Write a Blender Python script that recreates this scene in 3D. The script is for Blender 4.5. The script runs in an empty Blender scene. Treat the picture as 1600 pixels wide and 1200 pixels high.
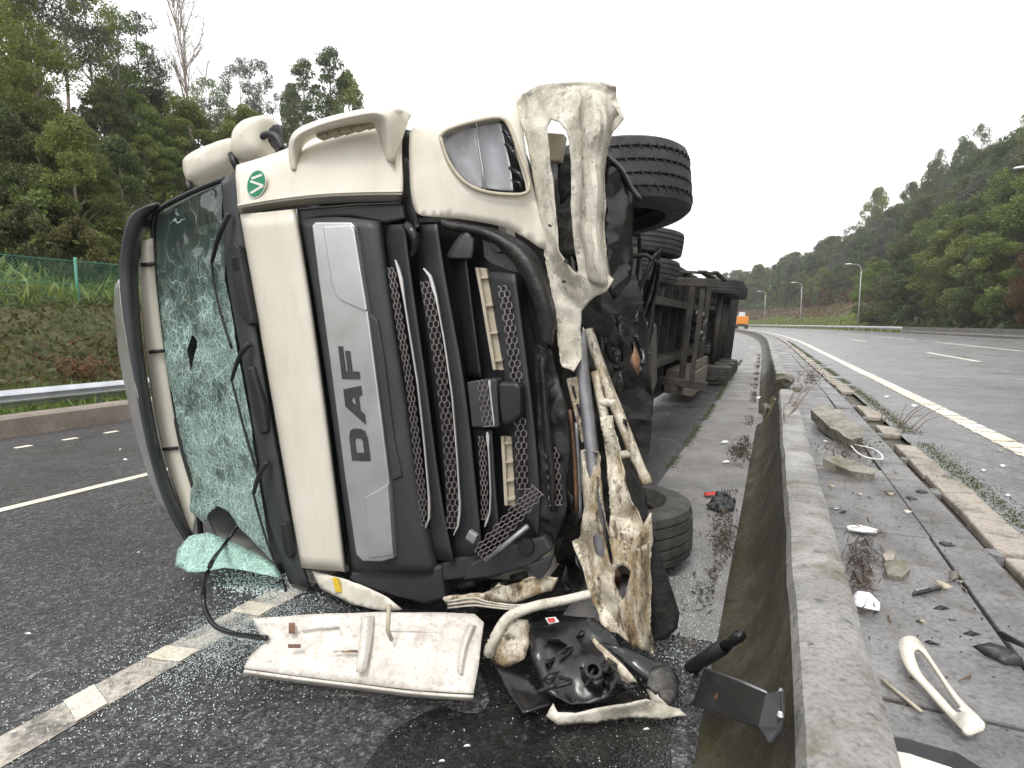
import bpy, bmesh, math, random
import numpy as np
from mathutils import Vector, Matrix, noise
random.seed(11)
rng = np.random.default_rng(11)
sc = bpy.context.scene
COL = sc.collection

# ------------------------------------------------------------------ camera, sky, sun, exposure
CAM_H, PITCH, FOCAL = 1.5, math.radians(6.0), 900.0 / 1600.0
cam = bpy.data.cameras.new('camera')
cam.sensor_width = 36.0
cam.lens = 36.0 * FOCAL
cam.clip_start, cam.clip_end = 0.05, 3000.0
camo = bpy.data.objects.new('camera', cam)
COL.objects.link(camo)
camo.location = (0, 0, CAM_H)
camo.rotation_euler = (math.pi / 2 - PITCH, 0, 0)
sc.camera = camo

SUN_EL, SUN_AZ = math.radians(58), math.radians(200)     # azimuth measured clockwise from +Y
w = bpy.data.worlds.new('World'); sc.world = w; w.use_nodes = True
nt = w.node_tree; nt.nodes.clear()
def N(t, **k):
    n = nt.nodes.new(t)
    for a, b in k.items(): setattr(n, a, b)
    return n
sky = N('ShaderNodeTexSky', sky_type='NISHITA')
sky.sun_disc = False; sky.sun_elevation = SUN_EL; sky.sun_rotation = SUN_AZ
sky.dust_density = 6.0; sky.air_density = 1.5
hs = N('ShaderNodeHueSaturation'); hs.inputs['Saturation'].default_value = 0.10
tc = N('ShaderNodeTexCoord'); cl = N('ShaderNodeTexNoise'); cl.inputs['Scale'].default_value = 1.6
cl.inputs['Detail'].default_value = 5
mp = N('ShaderNodeMapping'); mp.inputs['Scale'].default_value = (1, 1, 2.5)
cr = N('ShaderNodeValToRGB')
cr.color_ramp.elements[0].position = 0.30; cr.color_ramp.elements[0].color = (8.4, 8.5, 9.0, 1)
cr.color_ramp.elements[1].position = 0.66; cr.color_ramp.elements[1].color = (15.5, 15.4, 15.2, 1)
mx = N('ShaderNodeMix', data_type='RGBA'); mx.inputs['Factor'].default_value = 0.8
bg = N('ShaderNodeBackground'); bg.inputs['Strength'].default_value = 0.115
ow = N('ShaderNodeOutputWorld')
nt.links.new(sky.outputs[0], hs.inputs['Color'])
nt.links.new(tc.outputs['Generated'], mp.inputs[0]); nt.links.new(mp.outputs[0], cl.inputs[0])
nt.links.new(cl.outputs[0], cr.inputs[0])
nt.links.new(hs.outputs[0], mx.inputs[6]); nt.links.new(cr.outputs[0], mx.inputs[7])
nt.links.new(mx.outputs[2], bg.inputs[0]); nt.links.new(bg.outputs[0], ow.inputs[0])
sl = bpy.data.lights.new('sun', 'SUN'); sl.energy = 1.4; sl.angle = math.radians(14); sl.color = (1, 0.97, 0.93)
so = bpy.data.objects.new('sun', sl); COL.objects.link(so)
so.rotation_euler = Vector((-math.sin(SUN_AZ) * math.cos(SUN_EL), -math.cos(SUN_AZ) * math.cos(SUN_EL), -math.sin(SUN_EL))).to_track_quat('-Z', 'Y').to_euler()
so.location = (0, -5, 30)
sc.view_settings.view_transform = 'Standard'; sc.view_settings.look = 'None'
sc.view_settings.gamma = 1.0; sc.view_settings.exposure = 0.32
sc.view_settings.use_curve_mapping = False
sc.cycles.use_denoising = True
sc.cycles.max_bounces = 6; sc.cycles.transparent_max_bounces = 12
sc.cycles.caustics_reflective = False; sc.cycles.caustics_refractive = False

# ------------------------------------------------------------------ surveying: sight lines to metric points
def ray(x, y):
    a, b = (x - 800) / 900.0, (y - 600) / 900.0
    F = Vector((0, math.cos(PITCH), -math.sin(PITCH))); U = Vector((0, math.sin(PITCH), math.cos(PITCH)))
    return F + Vector((a, 0, 0)) - U * b
CAM = Vector((0, 0, CAM_H))
def hit(x, y, o, n):
    d = ray(x, y); return CAM + d * ((o - CAM).dot(n) / d.dot(n))
def G(x, y, z=0.0):                      # a point of a level surface at height z
    return hit(x, y, Vector((0, 0, z)), Vector((0, 0, 1)))
def frame(a, t, origin):
    a, t = math.radians(a), math.radians(t)
    U0 = Vector((-math.cos(a), math.sin(a), 0)); Z = Vector((0, 0, 1)); Wd = Vector((math.sin(a), math.cos(a), 0))
    V = Z * math.cos(t) + U0 * math.sin(t); U = U0 * math.cos(t) - Z * math.sin(t)
    m = Matrix((( U.x, V.x, Wd.x, origin.x), (U.y, V.y, Wd.y, origin.y), (U.z, V.z, Wd.z, origin.z), (0, 0, 0, 1)))
    return m
# cab axes: u towards the roof, v towards the driver's side (up, as it lies), w towards the rear
_o = Vector((-0.4833, 2.8841, 1.1969))
_m = frame(22, 7, _o)
CAB = frame(22, 7, _o - Vector(_m.col[1][:3]) * 1.2)
CABI = CAB.inverted()
_cw = Vector(CAB.col[2][:3]); _co = Vector(CAB.col[3][:3])
def K(x, y, w=0.0):                      # cab coordinates of a point w behind the grille plane
    return CABI @ hit(x, y, _co + _cw * w, _cw)

# ------------------------------------------------------------------ materials
def newmat(name):
    m = bpy.data.materials.new(name); m.use_nodes = True
    t = m.node_tree; t.nodes.clear()
    o = t.nodes.new('ShaderNodeOutputMaterial'); p = t.nodes.new('ShaderNodeBsdfPrincipled')
    t.links.new(p.outputs[0], o.inputs[0])
    return m, t, p, o
def nz(t, scale, detail=4, rough=0.55, co='Object', stretch=None, off=0.0):
    tcn = t.nodes.new('ShaderNodeTexCoord'); n = t.nodes.new('ShaderNodeTexNoise')
    n.inputs['Scale'].default_value = scale; n.inputs['Detail'].default_value = detail; n.inputs['Roughness'].default_value = rough
    src = tcn.outputs[co]
    if stretch or off:
        mpn = t.nodes.new('ShaderNodeMapping')
        if stretch: mpn.inputs['Scale'].default_value = stretch
        mpn.inputs['Location'].default_value = (off, off, off)
        t.links.new(src, mpn.inputs[0]); src = mpn.outputs[0]
    t.links.new(src, n.inputs['Vector'])
    return n.outputs[0]
def ramp(t, fac, stops):
    r = t.nodes.new('ShaderNodeValToRGB'); e = r.color_ramp.elements
    while len(e) < len(stops): e.new(0.5)
    for k, (p, c) in enumerate(stops):
        e[k].position = p; e[k].color = (c, c, c, 1) if isinstance(c, (int, float)) else (*c, 1)
    t.links.new(fac, r.inputs[0]); return r.outputs[0]
def mix(t, f, a, b, mode='MIX'):
    n = t.nodes.new('ShaderNodeMix'); n.data_type = 'RGBA'; n.blend_type = mode
    for sock, v in ((n.inputs['Factor'], f), (n.inputs[6], a), (n.inputs[7], b)):
        if hasattr(v, 'links'): t.links.new(v, sock)
        elif isinstance(v, (int, float)): sock.default_value = v if sock.type == 'VALUE' else (v, v, v, 1)
        else: sock.default_value = (*v, 1)
    return n.outputs[2]
def bump(t, p, h, strength=0.3, dist=0.01):
    b = t.nodes.new('ShaderNodeBump'); b.inputs['Strength'].default_value = strength; b.inputs['Distance'].default_value = dist
    t.links.new(h, b.inputs['Height']); t.links.new(b.outputs[0], p.inputs['Normal'])
def simple(name, c1, c2, scale=6, rough=0.5, metal=0.0, b=0.0, bscale=60, bdist=0.004, spec=None, r2=None, coat=0.0):
    m, t, p, o = newmat(name)
    n = nz(t, scale)
    t.links.new(ramp(t, n, [(0.35, c1), (0.68, c2)]), p.inputs['Base Color'])
    p.inputs['Metallic'].default_value = metal
    if r2 is None: p.inputs['Roughness'].default_value = rough
    else: t.links.new(ramp(t, nz(t, scale * 1.7, off=3.0), [(0.35, rough), (0.7, r2)]), p.inputs['Roughness'])
    if spec is not None: p.inputs['Specular IOR Level'].default_value = spec
    if coat: p.inputs['Coat Weight'].default_value = coat
    if b: bump(t, p, nz(t, bscale, 3), b, bdist)
    return m
M = {}
def m_asphalt(name, c1, c2, r1, r2, grit=0.35, spk=1.0):
    m, t, p, o = newmat(name)
    big = nz(t, 0.35, 4); mid = nz(t, 3.0, 5)
    tcn = t.nodes.new('ShaderNodeTexCoord')
    vo = t.nodes.new('ShaderNodeTexVoronoi'); vo.inputs['Scale'].default_value = 95; t.links.new(tcn.outputs['Object'], vo.inputs['Vector'])
    v2 = t.nodes.new('ShaderNodeTexVoronoi'); v2.inputs['Scale'].default_value = 42; t.links.new(tcn.outputs['Object'], v2.inputs['Vector'])
    sp = t.nodes.new('ShaderNodeSeparateColor'); t.links.new(vo.outputs['Color'], sp.inputs[0])
    s2 = t.nodes.new('ShaderNodeSeparateColor'); t.links.new(v2.outputs['Color'], s2.inputs[0])
    c = ramp(t, big, [(0.35, c1), (0.7, c2)])
    c = mix(t, spk, c, ramp(t, sp.outputs[0], [(0.0, 0.40), (0.6, 0.9), (0.9, 1.5), (1.0, 2.8)]), 'MULTIPLY')
    c = mix(t, spk * 0.7, c, ramp(t, s2.outputs[1], [(0.0, 0.45), (0.7, 1.0), (1.0, 2.2)]), 'MULTIPLY')
    c = mix(t, 0.45, c, ramp(t, mid, [(0.3, 0.5), (0.7, 1.25)]), 'MULTIPLY')
    t.links.new(c, p.inputs['Base Color'])
    t.links.new(ramp(t, nz(t, 0.8, 4, off=7.0), [(0.35, r1), (0.65, r2)]), p.inputs['Roughness'])
    bump(t, p, vo.outputs['Distance'], grit, 0.008)
    return m
M['asphalt_l'] = m_asphalt('asphalt_wet_dark', (0.052, 0.052, 0.054), (0.092, 0.091, 0.093), 0.20, 0.38, 0.45)
M['asphalt_r'] = m_asphalt('asphalt_sheen_grey', (0.165, 0.164, 0.170), (0.215, 0.212, 0.217), 0.26, 0.42, 0.15, 0.5)  # the sky's grazing reflection is put into this paler base colour
def m_concrete(name, c1, c2, moss=None, mosslo=0.55, mosshi=0.7, rough=0.75, speck=1.0, wet=None):
    m, t, p, o = newmat(name)
    c = ramp(t, nz(t, 2.2, 6), [(0.3, c1), (0.7, c2)])
    c = mix(t, 0.5 * speck, c, ramp(t, nz(t, 60, 3), [(0.30, 0.35), (0.48, 0.9), (0.75, 1.35)]), 'MULTIPLY')
    c = mix(t, 0.6 * speck, c, ramp(t, nz(t, 19, 4, off=5.0), [(0.30, 0.25), (0.40, 1.0), (0.8, 1.1)]), 'MULTIPLY')
    if moss:
        c = mix(t, ramp(t, nz(t, 5, 6, 0.65, off=2.0), [(mosslo, 0.0), (mosshi, 1.0)]), c, moss)
    t.links.new(c, p.inputs['Base Color'])
    if wet: t.links.new(ramp(t, nz(t, 1.6, 4, off=9.0), [(0.38, wet), (0.62, rough)]), p.inputs['Roughness'])
    else: p.inputs['Roughness'].default_value = rough
    bump(t, p, nz(t, 45, 5), 0.5, 0.008)
    return m
M['conc_wall'] = m_concrete('wall_concrete_mossy', (0.10, 0.095, 0.085), (0.19, 0.18, 0.165), (0.055, 0.052, 0.018), 0.50, 0.66)
M['conc_cap'] = m_concrete('cap_concrete', (0.17, 0.165, 0.155), (0.36, 0.352, 0.338), (0.11, 0.10, 0.055), 0.50, 0.70, 0.75, 1.2, 0.35)
def m_face():
    m, t, p, o = newmat('face_concrete_damp')
    c = ramp(t, nz(t, 2.6, 8, 0.65), [(0.30, (0.020, 0.018, 0.013)), (0.50, (0.060, 0.052, 0.038)), (0.70, (0.125, 0.112, 0.090))])
    c = mix(t, ramp(t, nz(t, 7, 8, 0.7, off=2.0), [(0.46, 0.0), (0.62, 0.9)]), c, (0.050, 0.050, 0.014))
    c = mix(t, ramp(t, nz(t, 34, 6, 0.7, off=4.0), [(0.56, 0.0), (0.66, 0.9)]), c, (0.011, 0.010, 0.008))
    c = mix(t, ramp(t, nz(t, 70, 3, 0.6, off=7.0), [(0.64, 0.0), (0.70, 0.8)]), c, (0.16, 0.15, 0.05))
    t.links.new(c, p.inputs['Base Color']); t.links.new(ramp(t, nz(t, 6, 4), [(0.4, 0.45), (0.65, 0.85)]), p.inputs['Roughness'])
    bump(t, p, nz(t, 30, 8, 0.7), 0.9, 0.012)
    return m
M['conc_base'] = m_concrete('face_concrete_plain', (0.028, 0.025, 0.019), (0.080, 0.070, 0.053), (0.034, 0.033, 0.009), 0.40, 0.64, 0.7)
M['conc_face'] = m_face()
M['conc_slab'] = m_concrete('slab_concrete', (0.105, 0.104, 0.108), (0.25, 0.245, 0.24), (0.075, 0.066, 0.050), 0.52, 0.72, 0.65, 1.3, 0.28)
M['conc_strip'] = m_concrete('strip_concrete', (0.15, 0.145, 0.14), (0.27, 0.26, 0.25), (0.12, 0.11, 0.08), 0.60, 0.78, 0.75, 1.0, 0.40)
M['conc_stone'] = m_concrete('kerb_stone_concrete', (0.27, 0.235, 0.20), (0.44, 0.395, 0.335), (0.12, 0.11, 0.065), 0.52, 0.70)
M['conc_moss'] = m_concrete('broken_slab_concrete', (0.20, 0.19, 0.16), (0.33, 0.31, 0.27), (0.10, 0.105, 0.05), 0.47, 0.66)
M['paint'] = m_concrete('road_paint', (0.62, 0.57, 0.46), (0.82, 0.79, 0.70), (0.20, 0.18, 0.16), 0.60, 0.72, 0.6, 0.8)
M['paint_worn'] = m_concrete('road_paint_worn', (0.42, 0.375, 0.32), (0.60, 0.55, 0.48), (0.13, 0.12, 0.11), 0.50, 0.64, 0.6, 1.2)
M['paint_yel'] = m_concrete('road_paint_cream', (0.62, 0.58, 0.47), (0.78, 0.74, 0.63), (0.25, 0.22, 0.16), 0.62, 0.75, 0.6, 0.6)
def m_cream():
    m, t, p, o = newmat('cream_paint')
    c = ramp(t, nz(t, 2.5, 4), [(0.35, (0.70, 0.655, 0.555)), (0.68, (0.75, 0.715, 0.62))])
    c = mix(t, ramp(t, nz(t, 6, 7, 0.7, stretch=(2.2, .5, 2.2), off=3.0), [(0.50, 0.0), (0.75, 0.35)]), c, (0.50, 0.45, 0.36))       # road film
    c = mix(t, ramp(t, nz(t, 120, 2, 0.5, off=5.0), [(0.70, 0.0), (0.76, 0.6)]), c, (0.30, 0.26, 0.20))                                 # splashes
    c = mix(t, ramp(t, nz(t, 14, 3, 0.6, stretch=(.25, 9, 3), off=8.0), [(0.70, 0.0), (0.73, 0.5)]), c, (0.42, 0.38, 0.31))            # scratches
    t.links.new(c, p.inputs['Base Color']); t.links.new(ramp(t, nz(t, 9, 5), [(0.4, 0.28), (0.7, 0.5)]), p.inputs['Roughness'])
    p.inputs['Coat Weight'].default_value = 0.2; bump(t, p, nz(t, 9, 3), 0.04, 0.01)
    return m
M['cream'] = m_cream()
def m_wreck(name, base, dirt, lo, hi, rough=0.55):
    m, t, p, o = newmat(name)
    c = mix(t, ramp(t, nz(t, 5, 8, 0.72), [(lo, 0.0), (hi, 1.0)]), base, dirt)
    c = mix(t, ramp(t, nz(t, 9, 9, 0.75, stretch=(1.5, .8, 1.5), off=4.0), [(0.54, 0.0), (0.66, 0.85)]), c, tuple(x * 0.45 for x in dirt))
    c = mix(t, ramp(t, nz(t, 24, 6, 0.7, stretch=(2.2, .6, 2.2), off=2.0), [(0.60, 0.0), (0.68, 0.7)]), c, tuple(x * 0.3 for x in dirt))
    c = mix(t, ramp(t, nz(t, 70, 2, off=1.0), [(0.66, 0.0), (0.74, 0.7)]), c, (0.08, 0.066, 0.045))
    t.links.new(c, p.inputs['Base Color'])
    t.links.new(ramp(t, nz(t, 12, 4), [(0.4, 0.25), (0.65, rough + 0.2)]), p.inputs['Roughness'])
    bump(t, p, nz(t, 22, 8, 0.7), 0.6, 0.010)
    return m
M['wreck'] = m_wreck('scuffed_cream_plastic', (0.72, 0.68, 0.58), (0.42, 0.39, 0.31), 0.46, 0.62)
def m_streak(name):
    m, t, p, o = newmat(name)
    c = mix(t, ramp(t, nz(t, 6, 9, 0.75, stretch=(1.3, .7, 1.3)), [(0.44, 0.0), (0.60, 1.0)]), (0.72, 0.67, 0.55), (0.34, 0.255, 0.15))
    c = mix(t, ramp(t, nz(t, 13, 9, 0.75, stretch=(1.6, .5, 1.6), off=3.0), [(0.52, 0.0), (0.62, 0.95)]), c, (0.075, 0.050, 0.028))
    c = mix(t, ramp(t, nz(t, 40, 4, 0.7, off=6.0), [(0.60, 0.0), (0.68, 0.8)]), c, (0.035, 0.028, 0.020))
    t.links.new(c, p.inputs['Base Color'])
    t.links.new(ramp(t, nz(t, 12, 4), [(0.4, 0.22), (0.65, 0.6)]), p.inputs['Roughness'])
    bump(t, p, nz(t, 24, 8, 0.7), 0.7, 0.012)
    return m
M['wreck2'] = m_streak('muddy_scraped_skin')
def m_panel():
    m, t, p, o = newmat('dirty_panel_inside')
    c = ramp(t, nz(t, 5, 8, 0.7), [(0.35, (0.72, 0.69, 0.635)), (0.65, (0.55, 0.515, 0.46))])
    c = mix(t, ramp(t, nz(t, 55, 5, 0.7, off=2.0), [(0.54, 0.0), (0.70, 0.75)]), c, (0.30, 0.24, 0.19))
    c = mix(t, ramp(t, nz(t, 8, 9, 0.78, off=6.0), [(0.52, 0.0), (0.68, 0.7)]), c, (0.30, 0.24, 0.19))
    t.links.new(c, p.inputs['Base Color']); p.inputs['Roughness'].default_value = 0.5; bump(t, p, nz(t, 40, 5), 0.2, 0.004)
    return m
M['panel_in'] = m_panel()
M['black'] = simple('black_plastic', (0.012, 0.013, 0.015), (0.024, 0.025, 0.028), 4, 0.38, b=0.12, bscale=240, bdist=0.001, r2=0.5)
M['grey'] = simple('dark_grey_plastic', (0.030, 0.032, 0.036), (0.045, 0.047, 0.052), 3, 0.42, b=0.10, bscale=260, bdist=0.001, r2=0.55)
M['gloss'] = simple('glossy_black_plastic', (0.008, 0.008, 0.009), (0.016, 0.016, 0.017), 5, 0.14, b=0.10, bscale=12, bdist=0.01, r2=0.30)
M['sooty'] = m_wreck('scuffed_black_plastic', (0.018, 0.018, 0.018), (0.075, 0.068, 0.052), 0.54, 0.68)
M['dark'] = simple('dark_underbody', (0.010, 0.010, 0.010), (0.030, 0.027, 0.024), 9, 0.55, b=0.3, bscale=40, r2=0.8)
M['silver'] = simple('brushed_silver', (0.60, 0.60, 0.61), (0.70, 0.70, 0.71), 5, 0.32, 0.85, r2=0.42)
M['bright'] = simple('satin_trim', (0.66, 0.64, 0.62), (0.78, 0.76, 0.74), 9, 0.30, 0.6)
M['meshm'] = simple('grille_mesh_metal', (0.30, 0.26, 0.26), (0.50, 0.44, 0.43), 30, 0.35, 0.7)
M['letter'] = simple('letter_grey', (0.04, 0.04, 0.042), (0.06, 0.06, 0.062), 9, 0.35)
M['rubber'] = simple('tyre_rubber', (0.022, 0.022, 0.022), (0.052, 0.050, 0.048), 6, 0.55, b=0.35, bscale=70, bdist=0.004, r2=0.8)
M['rubber_dirty'] = simple('dirty_tyre_rubber', (0.030, 0.029, 0.027), (0.085, 0.080, 0.072), 9, 0.7, b=0.3, bscale=50)
M['rim'] = simple('rim_steel', (0.05, 0.048, 0.045), (0.12, 0.11, 0.10), 8, 0.5, 0.4)
M['under'] = simple('underframe_grime', (0.022, 0.020, 0.018), (0.070, 0.062, 0.054), 5, 0.65, b=0.2, bscale=30)
M['wood'] = simple('box_board', (0.13, 0.112, 0.092), (0.21, 0.185, 0.155), 7, 0.7, b=0.2)
M['clip'] = simple('cream_clip_rail', (0.42, 0.37, 0.28), (0.52, 0.47, 0.37), 15, 0.5)
M['steel'] = simple('galvanised_steel', (0.52, 0.54, 0.57), (0.66, 0.68, 0.71), 4, 0.35, 0.75, r2=0.5)
M['lamp'] = simple('lamp_post_paint', (0.42, 0.43, 0.44), (0.52, 0.53, 0.54), 3, 0.5, 0.2)
M['lamphead'] = simple('lamp_head_white', (0.72, 0.74, 0.76), (0.82, 0.83, 0.84), 3, 0.4)
M['green'] = simple('fence_green', (0.07, 0.30, 0.21), (0.10, 0.36, 0.26), 4, 0.5)
M['sticker'] = simple('sticker_green', (0.020, 0.235, 0.110), (0.030, 0.27, 0.13), 8, 0.4)
M['white'] = simple('white_paint', (0.78, 0.78, 0.76), (0.85, 0.85, 0.83), 5, 0.45)
M['yellow'] = simple('yellow_tape', (0.75, 0.52, 0.03), (0.85, 0.62, 0.06), 8, 0.5)
M['orange'] = simple('orange_paint', (0.75, 0.24, 0.01), (0.85, 0.32, 0.02), 5, 0.45)
M['red'] = simple('red_plastic', (0.55, 0.03, 0.03), (0.68, 0.06, 0.05), 8, 0.4)
M['seat'] = simple('seat_cloth', (0.10, 0.095, 0.09), (0.17, 0.16, 0.15), 10, 0.9)
M['lining'] = simple('cab_lining', (0.14, 0.14, 0.13), (0.22, 0.215, 0.20), 3, 0.8)
M['bark'] = simple('bark_brown', (0.075, 0.058, 0.042), (0.16, 0.13, 0.10), 5, 0.9, b=0.5, bscale=14, bdist=0.03)
M['bark_pale'] = simple('bark_pale', (0.24, 0.20, 0.15), (0.38, 0.33, 0.27), 3, 0.85, b=0.3, bscale=10, bdist=0.02)
M['twig'] = simple('dry_twig', (0.13, 0.095, 0.065), (0.25, 0.19, 0.14), 9, 0.9)
M['reflector'] = simple('lamp_reflector', (0.84, 0.85, 0.89), (0.93, 0.93, 0.96), 22, 0.22, 0.08, b=0.06, bscale=5, bdist=0.02)
M['rust'] = simple('rusty_steel', (0.10, 0.05, 0.03), (0.22, 0.12, 0.07), 12, 0.6, 0.3, b=0.3)
M['steelgrey'] = simple('grey_strut_steel', (0.22, 0.22, 0.24), (0.36, 0.36, 0.38), 9, 0.4, 0.5, b=0.2)
def m_leaf(name, c1, c2, c3):
    m, t, p, o = newmat(name)
    a = t.nodes.new('ShaderNodeAttribute'); a.attribute_name = 'tint'
    c = ramp(t, a.outputs['Fac'], [(0.0, c1), (0.55, c2), (1.0, c3)])
    oi = t.nodes.new('ShaderNodeObjectInfo')
    h = t.nodes.new('ShaderNodeHueSaturation')
    mr = t.nodes.new('ShaderNodeMapRange'); mr.inputs['To Min'].default_value = 0.475; mr.inputs['To Max'].default_value = 0.52
    t.links.new(oi.outputs['Random'], mr.inputs['Value']); t.links.new(mr.outputs[0], h.inputs['Hue'])
    t.links.new(c, h.inputs['Color'])
    t.links.new(h.outputs[0], p.inputs['Base Color'])
    p.inputs['Roughness'].default_value = 0.5
    tr = t.nodes.new('ShaderNodeBsdfTranslucent'); t.links.new(h.outputs[0], tr.inputs[0])
    ms = t.nodes.new('ShaderNodeMixShader'); ms.inputs[0].default_value = 0.42
    t.links.new(p.outputs[0], ms.inputs[1]); t.links.new(tr.outputs[0], ms.inputs[2]); t.links.new(ms.outputs[0], o.inputs[0])
    return m
M['leaf_dark'] = m_leaf('leaves_dark_green', (0.046, 0.066, 0.022), (0.108, 0.145, 0.046), (0.20, 0.245, 0.09))
M['leaf_mid'] = m_leaf('leaves_mid_green', (0.078, 0.110, 0.022), (0.165, 0.215, 0.046), (0.30, 0.35, 0.10))
M['leaf_euca'] = m_leaf('leaves_grey_green', (0.070, 0.080, 0.055), (0.130, 0.148, 0.102), (0.24, 0.26, 0.20))
M['leaf_brown'] = m_leaf('leaves_russet', (0.085, 0.045, 0.018), (0.17, 0.095, 0.035), (0.26, 0.17, 0.07))
M['leaf_olive'] = m_leaf('leaves_olive', (0.055, 0.062, 0.018), (0.12, 0.135, 0.040), (0.21, 0.22, 0.08))
M['grass'] = m_leaf('grass_blades', (0.075, 0.120, 0.018), (0.16, 0.24, 0.045), (0.30, 0.36, 0.11))
M['litter'] = m_leaf('dead_leaf_litter', (0.070, 0.056, 0.044), (0.15, 0.125, 0.10), (0.30, 0.26, 0.21))
M['mossm'] = m_leaf('moss', (0.045, 0.050, 0.012), (0.105, 0.110, 0.026), (0.20, 0.20, 0.06))
def m_terrain():
    m, t, p, o = newmat('hillside_ground')
    c = ramp(t, nz(t, 0.25, 6), [(0.35, (0.045, 0.055, 0.018)), (0.52, (0.085, 0.085, 0.030)), (0.66, (0.15, 0.085, 0.045))])
    c = mix(t, 0.6, c, ramp(t, nz(t, 3.0, 6), [(0.3, 0.45), (0.7, 1.3)]), 'MULTIPLY')
    t.links.new(c, p.inputs['Base Color']); p.inputs['Roughness'].default_value = 0.95
    bump(t, p, nz(t, 4.0, 6), 0.9, 0.15)
    return m
M['terrain'] = m_terrain()
def m_chip():
    m, t, p, o = newmat('crushed_glass')
    p.inputs['Base Color'].default_value = (0.74, 0.84, 0.83, 1); p.inputs['Roughness'].default_value = 0.15
    p.inputs['Specular IOR Level'].default_value = 0.9
    return m
M['chip'] = m_chip()
def m_lens():
    m, t, p, o = newmat('clear_lens')
    tr = t.nodes.new('ShaderNodeBsdfTransparent'); gl = t.nodes.new('ShaderNodeBsdfGlossy'); gl.inputs['Roughness'].default_value = 0.04
    fr = t.nodes.new('ShaderNodeFresnel'); ms = t.nodes.new('ShaderNodeMixShader')
    t.links.new(fr.outputs[0], ms.inputs[0]); t.links.new(tr.outputs[0], ms.inputs[1]); t.links.new(gl.outputs[0], ms.inputs[2])
    t.links.new(ms.outputs[0], o.inputs[0]); t.nodes.remove(p)
    return m
M['lens'] = m_lens()
def m_screen(name, heavy):
    """laminated glass crazed by the impact: cracks are opaque pale green, the rest is tinted clear glass"""
    m, t, p, o = newmat(name)
    tcn = t.nodes.new('ShaderNodeTexCoord')
    wn = t.nodes.new('ShaderNodeTexNoise'); wn.inputs['Scale'].default_value = 4.0; wn.inputs['Detail'].default_value = 3
    t.links.new(tcn.outputs['Object'], wn.inputs['Vector'])
    def vor(scale, width, warp=0.10, off=0.0, stretch=(1, 1, 1), rot=0.0):
        wm = t.nodes.new('ShaderNodeVectorMath'); wm.operation = 'SCALE'; wm.inputs['Scale'].default_value = warp; t.links.new(wn.outputs['Color'], wm.inputs[0])
        wa = t.nodes.new('ShaderNodeVectorMath'); wa.operation = 'ADD'; t.links.new(tcn.outputs['Object'], wa.inputs[0]); t.links.new(wm.outputs[0], wa.inputs[1])
        mpn = t.nodes.new('ShaderNodeMapping'); mpn.inputs['Location'].default_value = (off, off * 0.7, 0); mpn.inputs['Scale'].default_value = stretch; mpn.inputs['Rotation'].default_value = (0, 0, rot)
        t.links.new(wa.outputs[0], mpn.inputs[0])
        v = t.nodes.new('ShaderNodeTexVoronoi'); v.feature = 'DISTANCE_TO_EDGE'; v.inputs['Scale'].default_value = scale
        t.links.new(mpn.outputs[0], v.inputs['Vector'])
        return ramp(t, v.outputs['Distance'], [(0.0, 1.0), (width, 0.0)])
    def math_(op, a, b=None):
        n = t.nodes.new('ShaderNodeMath'); n.operation = op
        for s_, v_ in zip(n.inputs, (a, b)):
            if v_ is None: continue
            if hasattr(v_, 'links'): t.links.new(v_, s_)
            else: s_.default_value = v_
        return n.outputs[0]
    sep = t.nodes.new('ShaderNodeSeparateXYZ'); t.links.new(tcn.outputs['Object'], sep.inputs[0])
    big = vor(4.5, 0.007, 0.25, 0.0, (1.6, .45, 1), .3); mid = vor(12, 0.036, 0.16, 2.0, (1.0, .6, 1), .8); fine = vor(38, 0.085, .08, 5.0, (1.2, .8, 1), .4); tiny = vor(95, 0.18, .05, 8.0)
    long_ = vor(11, 0.030, 0.20, 4.0, (2.2, .30, 1), -.25)
    # crazing is heaviest around the impact, low on the screen as it lies
    mr = t.nodes.new('ShaderNodeMapRange'); mr.interpolation_type = 'SMOOTHSTEP'
    mr.inputs['From Min'].default_value = 2.35; mr.inputs['From Max'].default_value = 1.45
    t.links.new(sep.outputs['Y'], mr.inputs['Value'])
    nn = ramp(t, nz(t, 4.5, 7, 0.7), [(0.32, 0.12), (0.60, 1.0)])
    d = math_('MULTIPLY', mr.outputs[0], nn) if not heavy else nn
    k = math_('MAXIMUM', math_('MAXIMUM', math_('MULTIPLY', big, 0.75), math_('MULTIPLY', long_, math_('MINIMUM', math_('ADD', math_('MULTIPLY', d, 1.5), .12), 1.0))), math_('MULTIPLY', mid, math_('MINIMUM', math_('MULTIPLY', d, 2.0), 1.0)))
    k = math_('MAXIMUM', k, math_('MULTIPLY', fine, math_('MINIMUM', math_('MULTIPLY', d, 1.5), 1.0)))
    k = math_('MAXIMUM', k, math_('MULTIPLY', tiny, math_('MULTIPLY', d, 0.75)))
    k = math_('MAXIMUM', k, math_('ADD', math_('MULTIPLY', d, 0.28), .05))
    tr = t.nodes.new('ShaderNodeBsdfTransparent'); tr.inputs[0].default_value = (0.76, 0.90, 0.85, 1)
    gl = t.nodes.new('ShaderNodeBsdfGlossy'); gl.inputs['Roughness'].default_value = 0.05
    fr = t.nodes.new('ShaderNodeFresnel'); fr.inputs[0].default_value = 1.75
    m1 = t.nodes.new('ShaderNodeMixShader')
    t.links.new(fr.outputs[0], m1.inputs[0]); t.links.new(tr.outputs[0], m1.inputs[1]); t.links.new(gl.outputs[0], m1.inputs[2])
    df = t.nodes.new('ShaderNodeBsdfDiffuse'); df.inputs[0].default_value = (0.68, 0.94, 0.85, 1)
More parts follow.
